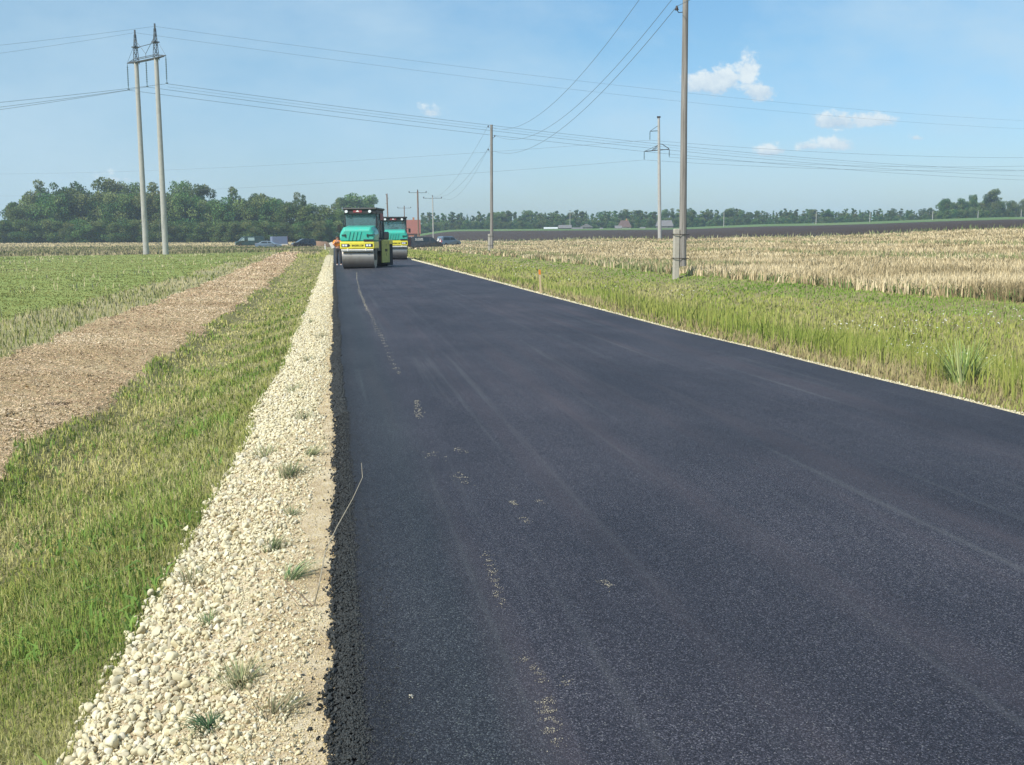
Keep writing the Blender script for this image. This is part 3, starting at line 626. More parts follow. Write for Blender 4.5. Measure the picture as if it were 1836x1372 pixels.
big=[('round',30,350,366,.9,'dark low tree at the far left end of the wood'),('round',64,345,349,.85,'dark domed tree second from the left end of the wood'),
 ('open',92,350,331,.9,'airy topped tree rising left of the broad olive tree in the wood'),('round',120,352,342,.95,'broad olive brown tree left part of the wood'),
 ('round',148,348,333,.9,'tall rounded tree left of the gap in the wood skyline'),('round',205,350,325,1.,'tallest dense rounded tree left of the twin concrete pylon'),
 ('round',234,354,334,.8,'rounded tree directly behind the left leg of the concrete pylon'),('open',277,350,336,.95,'tree seen between and just beside the twin pylon legs'),
 ('round',333,352,332,.72,'tall rounded tree right of the twin pylon'),('open',366,350,338,.9,'thin crowned tree just right of the tall one past the pylon'),
 ('open',425,350,342,.75,'narrow pointed crown standing alone above the wood skyline'),('open',468,352,353,.95,'small round crown above the wood right of the narrow pointed one'),
 ('open',497,352,362,.9,'low open crown in the right half of the wood'),('open',540,350,352,.8,'sparse bare-branched crown above the wood behind the parked vehicles'),
 ('bushy',8,352,395,1.1,'lowest bush at the left edge of the picture'),('round',640,430,352,1.05,'dark rounded tree rising behind the near roller cab'),('round',662,440,354,.9,'dark tree behind the right corner of the near roller roof'),('open',612,430,360,.9,'feathery tree left of the near roller cab')]
for k,px,d,ty,wf,lb in big: tree(k,px,d,ty,wf,lb,None)
x=12
while x<600:
    ty=np.interp(x,[0,40,70,150,250,330,420,520,600],[400,372,352,343,350,352,360,364,372])+random.uniform(-6,8)
    tree('bushy',x,random.uniform(333,345),ty,.9,'dense middle tree merging into the left wood',WG); x+=random.uniform(17,24)
x=5
while x<606:
    tree('bushy',x,random.uniform(324,331),random.uniform(392,402),1.3,'low leafy bush along the front edge of the left wood','bushes at the front of the left wood'); x+=random.uniform(17,23)
FG='trees of the far treeline'
x=758
while x<1690:
    k=random.choice(['slender']*6+['spruce','round','open'])
    d=random.uniform(560,620); base=np.interp(x,[758,1000,1400,1690],[385,381,378,377])
    tree(k,x,d,base+random.uniform(-4,7),random.uniform(.9,1.3),'slender tree of the far treeline beyond the ploughed field',FG,.3); x+=random.uniform(3.2,6.5)
x=758
while x<1690:
    tree('bushy',x,random.uniform(548,558),np.interp(x,[758,1000,1400,1690],[398,396,391,387])+random.uniform(-3,3),1.3,'low undergrowth bush at the foot of the far treeline','bushes of the far treeline',.3); x+=random.uniform(9,15)
for k,px,d,ty,wf,lb in (('round',1236,520,375,.85,'dark round tree just right of the near wooden pole at the horizon'),('bushy',1143,520,389,.9,'dark green tree between the white farmhouse and the grey barn'),
  ('bushy',1165,525,391,.9,'green tree directly left of the big grey barn'),('open',1118,560,378,1.1,'pale tree behind the white farmhouse'),
  ('bushy',1692,500,357,.85,'left end tree of the tall clump at far right'),('bushy',1722,505,356,.8,'second broad tree of the tall clump at far right'),('bushy',1742,500,350,.6,'small domed tree left of the tallest tree at far right'),
  ('round',1775,500,342,1.0,'tallest windswept tree of the clump at far right'),('bushy',1812,505,360,.8,'tree to the right of the tallest one at far right'),('bushy',1834,505,358,.8,'tree cut by the right edge of the picture'),
  ('bushy',985,520,399,1.4,'green bush behind the low white greenhouse')): tree(k,px,d,ty,wf,lb)
x=1688
while x<1850:
    tree('bushy',x,508,np.interp(x,[1688,1740,1776,1850],[364,362,358,368])+random.uniform(-3,4),.95,'dense tree filling the tall clump at far right','trees filling the far right clump'); x+=random.uniform(11,16)
x=1696
while x<1850: tree('bushy',x,485,random.uniform(374,379),1.0,'grey green bush in front of the tall clump at far right','bushes in front of the far right clump'); x+=random.uniform(10,14)
# ------------------------------------------------------------------ buildings
def house(name,px0,px1,d,eave,ridge,wallmat,roofmat,label,dep=7,rz=0,gable=True,wins=2,hip=0,chim=False,z_extra=0):
    xa,ya=at((px0+px1)/2,d); z=min(Hs(xa,ya),Hs(xa-3,ya))+z_extra; w=(px1-px0)/FPX*d/2; he=top_h((px0+px1)/2,eave,d,z); hr=top_h((px0+px1)/2,ridge,d,z)
    e=empty(name,(xa,ya,z),-math.atan2(xa,ya)+rz,label,'building')
    MB().box(-w,w,0,dep,-1,he).build('wall',wallmat,e)
    rf=MB(); o=.3
    if gable: rf.add([(-w-o,-o,he-.1),(w+o,-o,he-.1),(w+o-hip,dep/2,hr),(-w-o+hip,dep/2,hr),(-w-o,dep+o,he-.1),(w+o,dep+o,he-.1),(-w-o,-o,he-.3),(w+o,-o,he-.3),(-w-o,dep+o,he-.3),(w+o,dep+o,he-.3)],[(0,1,2,3),(3,2,5,4),(0,3,4),(1,5,2),(0,6,7,1),(6,8,9,7),(4,5,9,8),(0,4,8,6),(1,7,9,5)])
    else: rf.add([(-w-o,-o,he),(0,-o,hr),(w+o,-o,he),(-w-o,dep+o,he),(0,dep+o,hr),(w+o,dep+o,he),(-w-o,-o,he-.2),(w+o,-o,he-.2),(-w-o,dep+o,he-.2),(w+o,dep+o,he-.2)],[(0,2,1),(3,4,5),(0,1,4,3),(1,2,5,4),(0,6,7,2),(6,8,9,7),(3,5,9,8),(0,3,8,6),(2,7,9,5)])
    r_=rf.build('roof',roofmat,e)
    if chim: MB().box(w*.2,w*.2+.6,dep/2-.3,dep/2+.3,hr-.8,hr+.8).build('chimney',MA['brick'],r_)
    for q in range(wins):
        cx_=-w+2*w*(q+.5)/wins; MB().box(cx_-.5,cx_+.5,-.06,.05,he*.35,he*.75).build('window',MA['darkglass'],e)
    return e
house('brick_house',722,753,330,418,394,MA['brick'],MA['rooftile'],'orange brick house with red tiled roof behind the second roller',8,wins=2,chim=True)
house('greenhouse',976,999,500,409.5,407.5,MA['plastic_film'],MA['plastic_film'],'low pale greenhouse at the left end of the far farm',4,wins=0)
house('barn',1002,1024,505,408.5,403.5,MA['wallwood'],MA['roofgrey'],'small grey roofed barn beside the greenhouse',6,wins=1)
house('shed',1026,1044,500,410,408,MA['wallwood'],MA['roofgrey'],'long low shed left of the gabled grey farmhouse',4,wins=1)
house('farmhouse',1041,1062,508,407,401,MA['wallwood'],MA['roofgrey'],'grey gabled farmhouse in the far farm',8,gable=False,wins=2)
house('farmhouse',1108,1131,505,407,395,MA['wallwhite'],MA['roofbrown'],'white walled farmhouse with steep brown roof',8,gable=True,hip=1.6,wins=2,chim=True)
house('shed',1103,1114,498,409,404.5,MA['wallwhite'],MA['roofgrey'],'white lean-to shed left of the white farmhouse',4,wins=0)
house('shed',1148,1156,498,409.5,407.5,MA['wallwhite'],MA['roofgrey'],'tiny white shed between farmhouse and barn',3,wins=0)
house('shed',1076,1080,498,410.5,408.5,MA['wallwhite'],MA['roofgrey'],'tiny white hut alone left of the white farmhouse',2,wins=0)
house('barn',1176,1206,500,405,395,MA['wallwood'],MA['roofgrey'],'large barn with big grey hipped roof right of the white farmhouse',9,hip=1.,wins=2)
# ------------------------------------------------------------------ poles and pylons
def pin_insulator(e,top,side,nm='insulator',hook=.22,sc=1.):
    h=MB().tube([(0.06*side,0,top),(.12*side,0,top-.04*sc),(.2*side*sc,0,top-.05*sc),(hook*side,0,top+.03)],.012*sc,6).build('hook',MA['iron'],e)
    ins=MB().lathe([(.02,-.02),(.075,-.01),(.08,.02),(.035,.035),(.06,.05),(.062,.08),(.03,.09),(.045,.11),(.03,.15),(.01,.16)],(hook*side,0,top+.03),'z',12)
    i=ins.build(nm,MA['porc'],e,smooth=True); return Vector((hook*side,0,top+.16))
def lean(e,dx): e.rotation_euler=(0,dx,e.rotation_euler[2]) # small sideways lean
def wood_pole(px,py,depth,topy,label,stub=True,lean_=0,r0=.15,r1=.10,off=(3.1,.55,1.05),mat='timber'):
    x,y=at(px,depth); z=Hs(x,y); h=top_h(px,topy,depth,z)
    e=empty('utility_pole',(x,y,z),0,label,'utility pole','wooden poles along the right verge'); tips=[]
    if stub:
        MB().tube([(0.06,0,.48),(0.02,0,h*.5),(0,0,h)],[r0,(r0+r1)/2,r1],14).build('pole',MA[mat],e)
        s=MB(); s.box(-.33,-.10,-.10,.10,-.4,1.95); s.build('concrete_stub',MA['conc_new'],e,bevel=.03)
        for zc in (.78,1.72): MB().tube([(-.36,-.14,zc+.02),(-.36,.14,zc+.02),(.25,.18,zc),(.25,-.18,zc),(-.36,-.14,zc+.02)],.016,6).build('clamp_band',MA['iron'],e)
    else: MB().tube([(0,0,-.4),(0,0,h)],[r0,r1],12).build('pole',MA[mat],e)
    for t_,sd in zip((h-.25,h-1.2,h-2.55),(-1,1,-1)): tips.append(pin_insulator(e,t_,sd,hook=.34,sc=1.3))
    e.rotation_euler=(0,lean_,0); bpy.context.view_layer.update()
    return e,[e.matrix_world@t for t in tips]
P1,T1=wood_pole(1222,0,39.8,-84,'near weathered wooden pole strapped to a concrete stub, its top beyond the picture',lean_=R(-.05))
P2,T2=wood_pole(880.5,0,104,227,'middle wooden pole strapped to a concrete stub, three black insulators in view',lean_=R(.7),r0=.17,r1=.13)
def tpole(px,depth,topy,label,mat,arm=1.15,dx=0,n3=True,r=.14,brace=False):
    x,y=at(px,depth); z=Hs(x,y); h=top_h(px,topy,depth,z); e=empty('utility_pole',(x,y,z),0,label,'utility pole')
    MB().tube([(0,0,-.4),(0,0,h)],[r,r*.8],10).build('pole',MA[mat],e)
    MB().box(-arm,arm,-.05,.05,h-.45,h-.36).build('crossarm',MA['galv'],e)
    if brace: MB().tube([(-.75,0,h-.45),(0,0,h-1.3)],.03,5).build('brace',MA['white'],e)
    for sx in (-arm,0,arm):
        zt=h-.36 if sx else h
        MB().lathe([(.03,0),(.12,.02),(.13,.1),(.07,.14),(.11,.18),(.1,.26),(.03,.3)],(sx,0,zt),'z',8).build('insulator',MA['porc'],e)
    return e,[Vector((x+sx,y,z+(h if sx==0 else h-.36)+.3)) for sx in (-arm,0,arm)]
P3,T3=tpole(777,235,353,'pale pole with three insulators on a crossarm behind the charcoal van','conc',1.1*1.9)
P4,T4=tpole(750.5,225,343,'brown wooden crossarm pole in front of the brick house roof','brownwood',1.9,r=.2,brace=True)
P5,T5=tpole(726,300,371,'distant thin crossarm pole left of the brick house','brownwood',1.9,r=.16)
P6=wood_pole(697,0,260,348,'distant wooden pole rising behind the second roller cab',stub=False,lean_=R(-.9),r0=.2,r1=.17,mat='brownwood')[0]
P6.pop('group',None)
# simple distant poles
for px,d,ty,lb in ((1022,540,377,'thin pole behind the small grey barn'),(1462,470,379,'pale thin pole in the far green strip, left of three'),(1558,470,380,'pale thin pole in the far strip, middle one'),(1670,470,378,'pale thin pole just left of the tall clump at far right'),(1751,470,378,'pale thin pole in front of the tall clump at far right'),(1828,470,376,'pale thin pole near the right picture edge'),(1297,480,380,'thin pole right of the dark round tree on the horizon')):
    x,y=at(px,d); z=Hs(x,y); h=top_h(px,ty,d,z); e=empty('utility_pole',(x,y,z),0,lb,'utility pole')
    MB().tube([(0,0,-.4),(0,0,h)],[.17,.13],8).build('pole',MA['conc'],e); MB().box(-.7,.7,-.05,.05,h-.4,h-.25).build('crossarm',MA['iron'],e)
# portal pylon on the left
A=Vector((*at(257,115.6),0)); B_=Vector((*at(295,112.8),0))
zb=Hs(A.x,A.y); D1=Vector((*at(226,118),0)); D2=Vector((*at(303,111),0))
ax=(D2-D1).normalized(); mid=(A+B_)/2
pe=empty('power_pylon',(mid.x,mid.y,zb),math.atan2(ax.y,ax.x),'twin legged concrete pylon with steel lattice tops and hanging insulators on the left','pylon')
Hc=top_h(303,108,111,zb)  # crossarm height
half=2.3
def lattice(mb,cx_,cy_,z0,z1,w0,w1,n):
    pts=lambda z,w:[(cx_-w,cy_-w,z),(cx_+w,cy_-w,z),(cx_+w,cy_+w,z),(cx_-w,cy_+w,z)]
    for k in range(4): mb.tube([pts(z0,w0)[k],pts(z1,w1)[k]],.035,5)
    for s in range(n):
        za,zb_=z0+(z1-z0)*s/n,z0+(z1-z0)*(s+1)/n; wa,wb=w0+(w1-w0)*s/n,w0+(w1-w0)*(s+1)/n
        a,b=pts(za,wa),pts(zb_,wb)
        for k in range(4): mb.tube([a[k],b[(k+1)%4]] if s%2==0 else [a[(k+1)%4],b[k]],.025,4)
Htop=[top_h(240,65,115.2,zb),top_h(282,52,112,zb)]
for sx,ht,ln in ((-half,Htop[0],-.5),(half,Htop[1],-.55)):
    MB().tube([(sx+.3,0,-.3),(sx-.0,0,Hc+.1)],[.33,.23],16).build('pole',MA['conc'],pe)
    m=MB(); lattice(m,sx,0,Hc-.2,ht-.5,.24,.07,7); m.tube([(sx,0,ht-.5),(sx,0,ht)],.09,6); m.box(sx-.32,sx+.32,-.32,.32,Hc+(ht-Hc)*.45,Hc+(ht-Hc)*.45+.12); m.build('lattice_top',MA['galv'],pe)
L0=-half-2.15; L1=half+2.15
m=MB()
for yy in (-.22,.22):
    m.tube([(L0,0,Hc+.1),(-half,yy,Hc),(half,yy,Hc),(L1,0,Hc+.1)],.06,5); 
    for k in range(12):
        xa=-half-1.2+k*.6; m.tube([(xa,yy*.8,Hc+.02),(xa+.6,-yy*.8,Hc+.05)],.03,4)
    m.tube([(L0,0,Hc+.1),(-half,yy,Hc+.35),(half,yy,Hc+.35),(L1,0,Hc+.1)],.04,5)
m.build('crossarm',MA['galv'],pe)
m=MB(); m.tube([(L0,0,Hc+.1),(-half,0,Hc+2.2)],.018,4); m.tube([(L1,0,Hc+.1),(half,0,Hc+2.2)],.018,4)
m.tube([(-half,0,Hc+(Htop[0]-Hc)*.45),(half,0,Hc+(Htop[1]-Hc)*.45)],.035,4); m.tube([(0,0,Hc+.7),(-half,0,Hc+2.4)],.03,4); m.tube([(0,0,Hc+.7),(half,0,Hc+2.4)],.03,4); m.tube([(0,0,Hc+.7),(0,0,Hc+.2)],.03,4)
m.build('brace',MA['galv'],pe)
TL=[]
for sx in (L0,0,L1):
    m=MB(); pr=[(.03,0)]
    for k in range(9): z_=-.35-k*.24; pr+=[(.05,z_+.06),(.10,z_),(.05,z_-.05)]
    m.lathe(pr+[(.03,-2.75)],(sx,0,Hc),'z',8); m.box(sx-.16,sx+.16,-.06,.06,Hc-2.85,Hc-2.72); m.build('insulator_string',MA['glassins'],pe)
    TL.append(Vector((sx,0,Hc-2.85)))
MB().tube([(half-.1,.1,Hc-.3),(half-1.0,.6,9),(-1.4,1.2,0)],.03,5).build('guy_wire',MA['wire'],pe)
pe.rotation_euler=(0,R(.9)/max(.3,ax.x),math.atan2(ax.y,ax.x)); bpy.context.view_layer.update()
TLw=[pe.matrix_world@t for t in TL]; TSw=[pe.matrix_world@Vector((-half,0,Htop[0]-.3)),pe.matrix_world@Vector((half,0,Htop[1]-.3))]
def catenary(a,b,sag,n=40):
    return [a.lerp(b,i/n)-Vector((0,0,sag*4*(i/n)*(1-i/n))) for i in range(n+1)]
def wire(pts,label,group,r=.02): 
    m=MB().tube(pts,r,5); o=m.build('power_line_wire',MA['wire']); tag(o,label,'overhead wire',group)
    return o
def pix(px,py,depth): v=ray(px,py); return Vector(v*(depth/float(v@FW)))+Vector((0,0,EYE))
def leftend(a,far,pl,L=40):
    d=(a-far); d.z=0; d.normalize(); lo,hi=0.,L
    for _ in range(40):
        m_=(lo+hi)/2; q=a+d*m_-Vector((0,0,EYE)); px_=918+FPX*q.dot(Vector(RT))/q.dot(Vector(FW))
        if px_>0: lo=m_
        else: hi=m_
    q=a+d*lo; dep=(q-Vector((0,0,EYE))).dot(Vector(FW)); z=pix(0,pl,dep).z; e_=a+d*L; e_.z=a.z+(z-a.z)*L/lo; return e_
G1='wires of the twin legged pylon line'
for k,(py,sag,pl,lb) in enumerate(((321,2.2,190,'lowest dark conductor wire running right from the twin pylon'),(313,2.3,185,'middle conductor wire running right from the twin pylon'),(302,2.4,176,'upper conductor wire of three from the twin pylon'))):
    a=TLw[k]; far=pix(1985,py+6,245); lf=leftend(a,far,pl)
    wire([Vector(p) for p in catenary(lf,a,.35,10)][:-1]+catenary(a,far,sag),lb,G1,.02)
    if k==2: wire([p+Vector((0,.3,-.28)) for p in catenary(a,far,sag*1.02)],'thin twin conductor hugging the upper wire of the pylon line',G1,.011)
for k,(py,sag,pl,lb) in enumerate(((236,2.2,88,'faint lower earth wire from the left lattice tip'),(222,2.0,73,'earth wire from the tallest lattice tip crossing the whole sky'))):
    a=TSw[k]; far=pix(1985,py,245); lf=leftend(a,far,pl)
    wire([Vector(p) for p in catenary(lf,a,.35,10)][:-1]+catenary(a,far,sag),lb,G1,.012)
# single concrete pylon at the right
x,y=at(1183,168); zr=Hs(x,y); hr=top_h(1178,215,168,zr)
pr_=empty('power_pylon',(x,y,zr),R(-18),'slim single concrete pylon with staggered steel arms between the two wooden poles','pylon'); sc=168/1800*1.03
MB().tube([(.0,0,-.5),(-.45,0,hr)],[.33,.19],14).build('pole',MA['conc'],pr_)
m=MB().box(-.75,-.15,-.25,.25,hr,hr+.25); m.build('cap',MA['iron'],pr_)
ht=lambda py: top_h(1180,py,168,zr)
m=MB(); a=(-1.85,0,ht(238)); m.tube([(-.4,0,ht(238)+.05),a],.06,5); m.tube([a,(-.45,0,ht(228))],.035,4); m.build('upper_arm',MA['iron'],pr_)
m=MB(); l_=(-2.75,0,ht(273)); r__=(1.35,0,ht(270)); m.tube([l_,r__],.07,5); m.tube([(-1.5,0,ht(272)),(-.35,0,ht(260.5)),(.15,0,ht(261)),(1.3,0,ht(269))],.06,5); m.tube([(-1.2,.1,ht(272)),(-.35,0,ht(263))],.04,4); m.tube([l_,(-.4,0,ht(262))],.03,4); m.build('lower_arm',MA['iron'],pr_)
TR=[]
for q,(p0,ya_) in enumerate((((-1.85,0,ht(238)),253.5),(l_,288),(r__,284))):
    z1=ht(ya_); m=MB(); pp=[(.03,p0[2])]
    for k in range(6): z_=p0[2]-.2-(p0[2]-z1-.3)*k/6; pp+=[(.05,z_+.05),(.11,z_),(.05,z_-.05)]
    m.lathe(pp+[(.03,z1)],(p0[0],0,0),'z',8); m.build('insulator_string',MA['glassins'],pr_); TR.append((p0[0],0,z1))
bpy.context.view_layer.update(); TRw=[pr_.matrix_world@Vector(t) for t in TR]+[pr_.matrix_world@Vector((-.45,0,hr+.2))]
G2='wires of the single pylon line'
for k,(pyl,pyr,lb) in enumerate(((312,280,'faint high wire from the upper arm of the single pylon'),(352,292,'lowest faint wire crossing from the left wood to the single pylon'),(322,288,'faint wire from the right arm of the single pylon'),(250,224,'faint earth wire over the cap of the single pylon'))):
    a=TRw[k]; 
    if k!=2 and k!=3: wire(catenary(pix(-60,pyl,330),a,1.5),lb,G2,.017)
    if k<3: wire(catenary(a,pix(1960,pyr+ (2,10,6)[k],190),1.),lb.replace('crossing from the left wood to','leading right from').replace('high wire from','high wire leading right from').replace('faint wire from','faint short wire leading right from'),G2,.018)
# roadside line wires
G3='wires of the roadside wooden pole line'
T3o=[T3[0],T3[2],T4[2]]
for k,(sag,lb) in enumerate(((2.6,'steep thin roadside wire on the top left insulators'),(2.5,'steep roadside wire on the right hand insulators'),(2.3,'steep roadside wire on the lowest left insulators'))):
    nx=Vector((T1[k].x-2,T1[k].y-65,T1[k].z-.3))
    wire(catenary(nx,T1[k],1.2,20)[:-1]+catenary(T1[k],T2[k],sag)[:-1]+catenary(T2[k],T3o[k],2.8,30),lb,G3,.011)
# ------------------------------------------------------------------ stakes and posts
e=empty('marker_stake',(5.83,28.4,Hs(5.83,28.4)),0,'thin wooden stake with orange painted top at the right road edge','stake'); e.rotation_euler=(0,R(-3),0)
MB().box(-.025,.025,-.02,.02,-.2,.56).build('stake_shaft',MA['stake'],e); MB().box(-.027,.027,-.022,.022,.56,.70).build('painted_top',MA['stake_o'],e,bevel=.004)
e=empty('marker_stake',(8.06,77.9,Hs(8.06,77.9)),0,'tiny pale stake in the grass beyond the rollers on the right','stake'); MB().box(-.03,.03,-.02,.02,-.2,.35).build('stake_shaft',MA['stake'],e); MB().box(-.033,.033,-.023,.023,.35,.42).build('painted_top',MA['stake_o'],e)
e=empty('roadside_post',(-1.27,153,Hs(-1.27,153)),0,'short white roadside post left of the orange clad worker','post'); MB().box(-.07,.07,-.05,.05,-.2,.75).build('post_body',MA['white'],e,bevel=.02); MB().box(-.072,.072,-.052,.052,.78,.95).build('post_cap',MA['white'],e,bevel=.02); MB().box(-.055,.055,-.04,.04,.74,.79).build('black_band',MA['black'],e)
# soil mound far left of road
x,y=at(572,200); m=MB(); V0,F0=ico(3); V0=V0*np.array([2.6,2.,1.5]); V0*=1+.08*wav(V0[:,0]*3,V0[:,1]*3+V0[:,2]*4,1.5,3)[:,None]
o=np_mesh('soil_mound',V0,F0,MA['soil'],smooth=True); o.location=(x,y,Hs(x,y)-.3); tag(o,'low brown soil heap beyond the white post','soil heap')
# ------------------------------------------------------------------ road rollers
def drum(parent,y,mat=MA['steel']):
    d=MB().lathe([(.50,-.84),(.55,-.84),(.6,-.835),(.6,.835),(.55,.84),(.50,.84)],(0,y,.6),'x',40).build('drum',mat,parent,smooth=False)
    MB().lathe([(.16,-.86),(.16,.86)],(0,y,.6),'x',16).build('axle_hub',MA['black'],d)
    return d
def make_roller(label,rear_yaw,cab_yaw):
    e=empty('road_roller',(0,0,0),0,label,'road roller','turquoise and yellow rollers compacting the asphalt')
    drum(e,-1.65)
    f=MB(); f.box(-.9,.9,-2.38,-.75,1.04,1.42); fr=f.build('front_frame',MA['yellow'],e,bevel=.04)
    f=MB(); 
    for sx in (-1,1): f.box(sx*.86-.02,sx*.86+.02,-2.0,-1.25,.45,1.06)
    f.build('drum_fork',MA['black'],fr,bevel=.01)
    MB().tube([(-.84,-2.36,.98),(.84,-2.36,.98)],.035,8).build('spray_bar',MA['white'],e)
    f=MB()
    for sx in (-.5,.45): f.box(sx-.03,sx+.03,-2.40,-2.34,.94,1.06)
    f.box(-.83,.83,-2.33,-2.27,.90,.95); f.build('scraper',MA['white'],e)
    for sx in (-.62,.62):
        h=MB().box(sx-.2,sx+.2,-2.395,-2.37,1.14,1.30).build('headlight',MA['black'],fr,bevel=.03)
        for q in (-.09,.05): MB().box(sx+q-.055,sx+q+.055,-2.405,-2.392,1.17,1.27).build('lens',MA['lamp'],h,bevel=.01)
    t=text_mesh('front_lettering','BINDERS CBF',.135,MA['black'],(.03,-2.386,1.17),(R(90),0,0),fr,squash=.78)
    MB().lathe([(.055,-2.386),(.055,-2.392)],(-.42,0,1.22),'y',16).build('round_emblem',MA['black'],fr)
    # hood
    hd=MB(); ring=[]
    for y,zt,w,wt in ((-2.36,2.0,.86,.66),(-2.2,2.16,.90,.72),(-.78,2.26,.90,.74)):
        ring.append([(-w,y,1.44),(-w-.02,y,zt-.42),(-w+.05,y,zt-.22),(-wt,y,zt),(wt,y,zt),(w-.05,y,zt-.22),(w+.02,y,zt-.42),(w,y,1.44)])
    vs=[v for r_ in ring for v in r_]; fs=[tuple(range(7,-1,-1)),tuple(range(16,24))]
    for k in range(2):
        for q in range(8): fs.append((k*8+q,k*8+(q+1)%8,(k+1)*8+(q+1)%8,(k+1)*8+q))
    hd.add(vs,fs); ho=hd.build('hood',MA['green'],e,bevel=.05)
    rb=MB()
    for sx in (-.45,-.26,-.07,.12): 
        m_=Matrix.Translation((sx+.05,-2.375,1.72))@Matrix.Rotation(R(14),4,'Y'); rb.box(-.018,.018,-.02,.02,-.24,.22,m_)
    rb.build('hood_rib',MA['green'],ho)
    for sx,l in ((-.80,.22),(.52,.44)): MB().box(sx,sx+l,-2.41,-2.375,1.74,1.78).box(sx if sx>0 else sx+l-.06,(sx if sx>0 else sx+l-.06)+.06,-2.415,-2.37,1.67,1.80).build('hood_handle',MA['black'],ho)
    MB().box(.35,.86,-2.40,-2.37,1.43,1.53).build('hood_grille',MA['black'],ho)
    # cab
    c=empty('cab',(0,0,0)); c.parent=e; c.rotation_euler=(0,0,cab_yaw); 
    # body of cab as meshes
    cb=MB(); cb.box(-.78,.78,-.80,.95,.9,1.55); cb.box(-.78,.78,.90,.97,1.5,2.0); body=cb.build('cab_base',MA['black'],c,bevel=.02)
    fr_=MB()
    for sx in (-.76,.76):
        fr_.tube([(sx,-.80,1.5),(sx*.97,-.74,2.95)],.045,6); fr_.tube([(sx,.93,1.5),(sx*.97,.88,2.95)],.06,6); fr_.tube([(sx,.25,1.5),(sx*.97,.28,2.95)],.035,6)
    fr_.box(-.78,.78,-.82,-.74,2.86,2.98); fr_.box(-.78,.78,.84,.94,2.86,2.98); fr_.build('cab_frame',MA['black'],c)
    MB().box(-.80,.84,-1.0,1.08,3.08,3.2).build('cab_roof',MA['black'],c,bevel=.05)
    MB().box(-.75,.78,-.93,1.0,2.86,3.08).build('roof_fascia',MA['black'],c,bevel=.02)
    MB().box(-.74,.74,-.79,-.775,1.95,2.88).build('windscreen',MA['cabglass'],c)
    MB().box(-.72,.72,.9,.912,2.0,2.86).build('rear_window',MA['cabglass'],c)
    for sx in (-1,1): MB().box(sx*.755-.006,sx*.755+.006,-.72,.86,1.6,2.86).build('side_window',MA['cabglass'],c)
    s=MB(); s.box(-.26,.26,0,.45,1.55,1.75); s.box(-.26,.26,.35,.5,1.75,2.45); s.build('seat',MA['rubber'],c,bevel=.03)
    MB().tube([(0,-.5,1.5),(0,-.35,2.1)],.05,8).lathe([(.2,0),(.22,.02),(.2,.04)],(0,-.34,2.1),'z',20).build('steering_column',MA['black'],c)
    for sx in (-.64,.48):
        MB().lathe([(.07,-1.02),(.08,-.98),(.04,-.93)],(sx,0,3.0),'y',14).build('work_light',MA['lamp'],c,smooth=True)
    b=MB().box(-.32,.1,-.955,-.93,2.95,3.10).build('brand_plate',MA['red'],c)
    MB().add([(-.2,-.959,2.98),(-.02,-.959,2.98),(-.11,-.959,3.08),(-.15,-.9595,2.995),(-.07,-.9595,2.995),(-.11,-.9595,3.04)],[(0,1,2)]).build('brand_triangle',MA['white'],b)
    s=MB().box(.79,.80,.0,.85,2.55,2.92).build('side_plate',MA['red'],c)
    MB().tube([(-.80,-.85,2.3),(-.98,-1.0,2.35),(-1.,-1.,2.1)],.015,5).box(-1.07,-.93,-1.03,-.99,2.0,2.3).build('mirror',MA['black'],c)
    MB().tube([(.80,-.85,2.3),(.95,-.95,2.35),(.97,-.97,2.1)],.015,5).box(.9,1.04,-1.0,-.96,2.0,2.3).build('mirror',MA['black'],c)
    # rear
    r_=empty('rear_section',(0,.1,0)); r_.parent=e; r_.rotation_euler=(0,0,rear_yaw)
    drum(r_,1.65)
    MB().box(-.9,.9,.55,2.3,1.25,1.5).build('rear_frame',MA['yellow'],r_,bevel=.03)
    MB().box(-.72,.72,.9,2.25,1.5,1.95).build('rear_hood',MA['black'],r_,bevel=.08)
    p=MB().box(.90,.96,.05,1.45,.25,1.46).build('side_panel',MA['yellow_shaded'],r_,bevel=.02)
    for q,(yy,zz_,tx) in enumerate(((.8,1.12,'T'),(.8,.86,'BIND'),(.8,.62,'T'))): text_mesh('panel_lettering',tx,.2,MA['black'],(.966,yy,zz_),(R(90),0,R(90)),p)
    MB().box(-.96,-.90,.05,1.45,.25,1.46).build('side_panel',MA['yellow'],r_,bevel=.02)
    for sx in (-1,1): MB().box(sx*.87-.02,sx*.87+.02,1.2,2.28,.08,1.26).build('drum_shade_plate',MA['rubber'],r_,bevel=.02)  # dark fork plates, enlarged to stand in for the rear drum's shaded side
    MB().box(-.35,.35,-.9,.9,.55,.95).build('articulation',MA['black'],e,bevel=.03)
    return e
# child Empties would not be meshes: convert joints into real parents by re-parenting to a mesh
def flatten(e):
    for ch in list(e.children):
        if ch.type=='EMPTY':
            nm=ch.name.split('.')[0]; main={'cab':'cab_base','rear_section':'rear_frame'}[nm]
            mm=[c for c in ch.children if c.name.split('.')[0]==main][0]; mat=ch.matrix_basis.copy()
            mm.parent=e; mm.matrix_basis=mat@(Matrix.Diagonal((1.13,1,1,1)) if nm=='cab' else Matrix.Identity(4)); mm.name='cab' if nm=='cab' else 'rear_frame'
            for c in list(ch.children):
                # children of the cab empty: keep their placement relative to the base mesh (shares the frame)
                c.parent=mm
            bpy.data.objects.remove(ch)
r1=make_roller('near turquoise and yellow road roller with its rear end swung to the right',R(-9),R(-3)); flatten(r1)
x,y=at(650,54.6); r1.location=(x+.10,y,0); r1.rotation_euler=(0,0,R(-11)); 
r2=make_roller('far turquoise and yellow road roller partly hidden behind the near one',R(0),R(0)); flatten(r2)
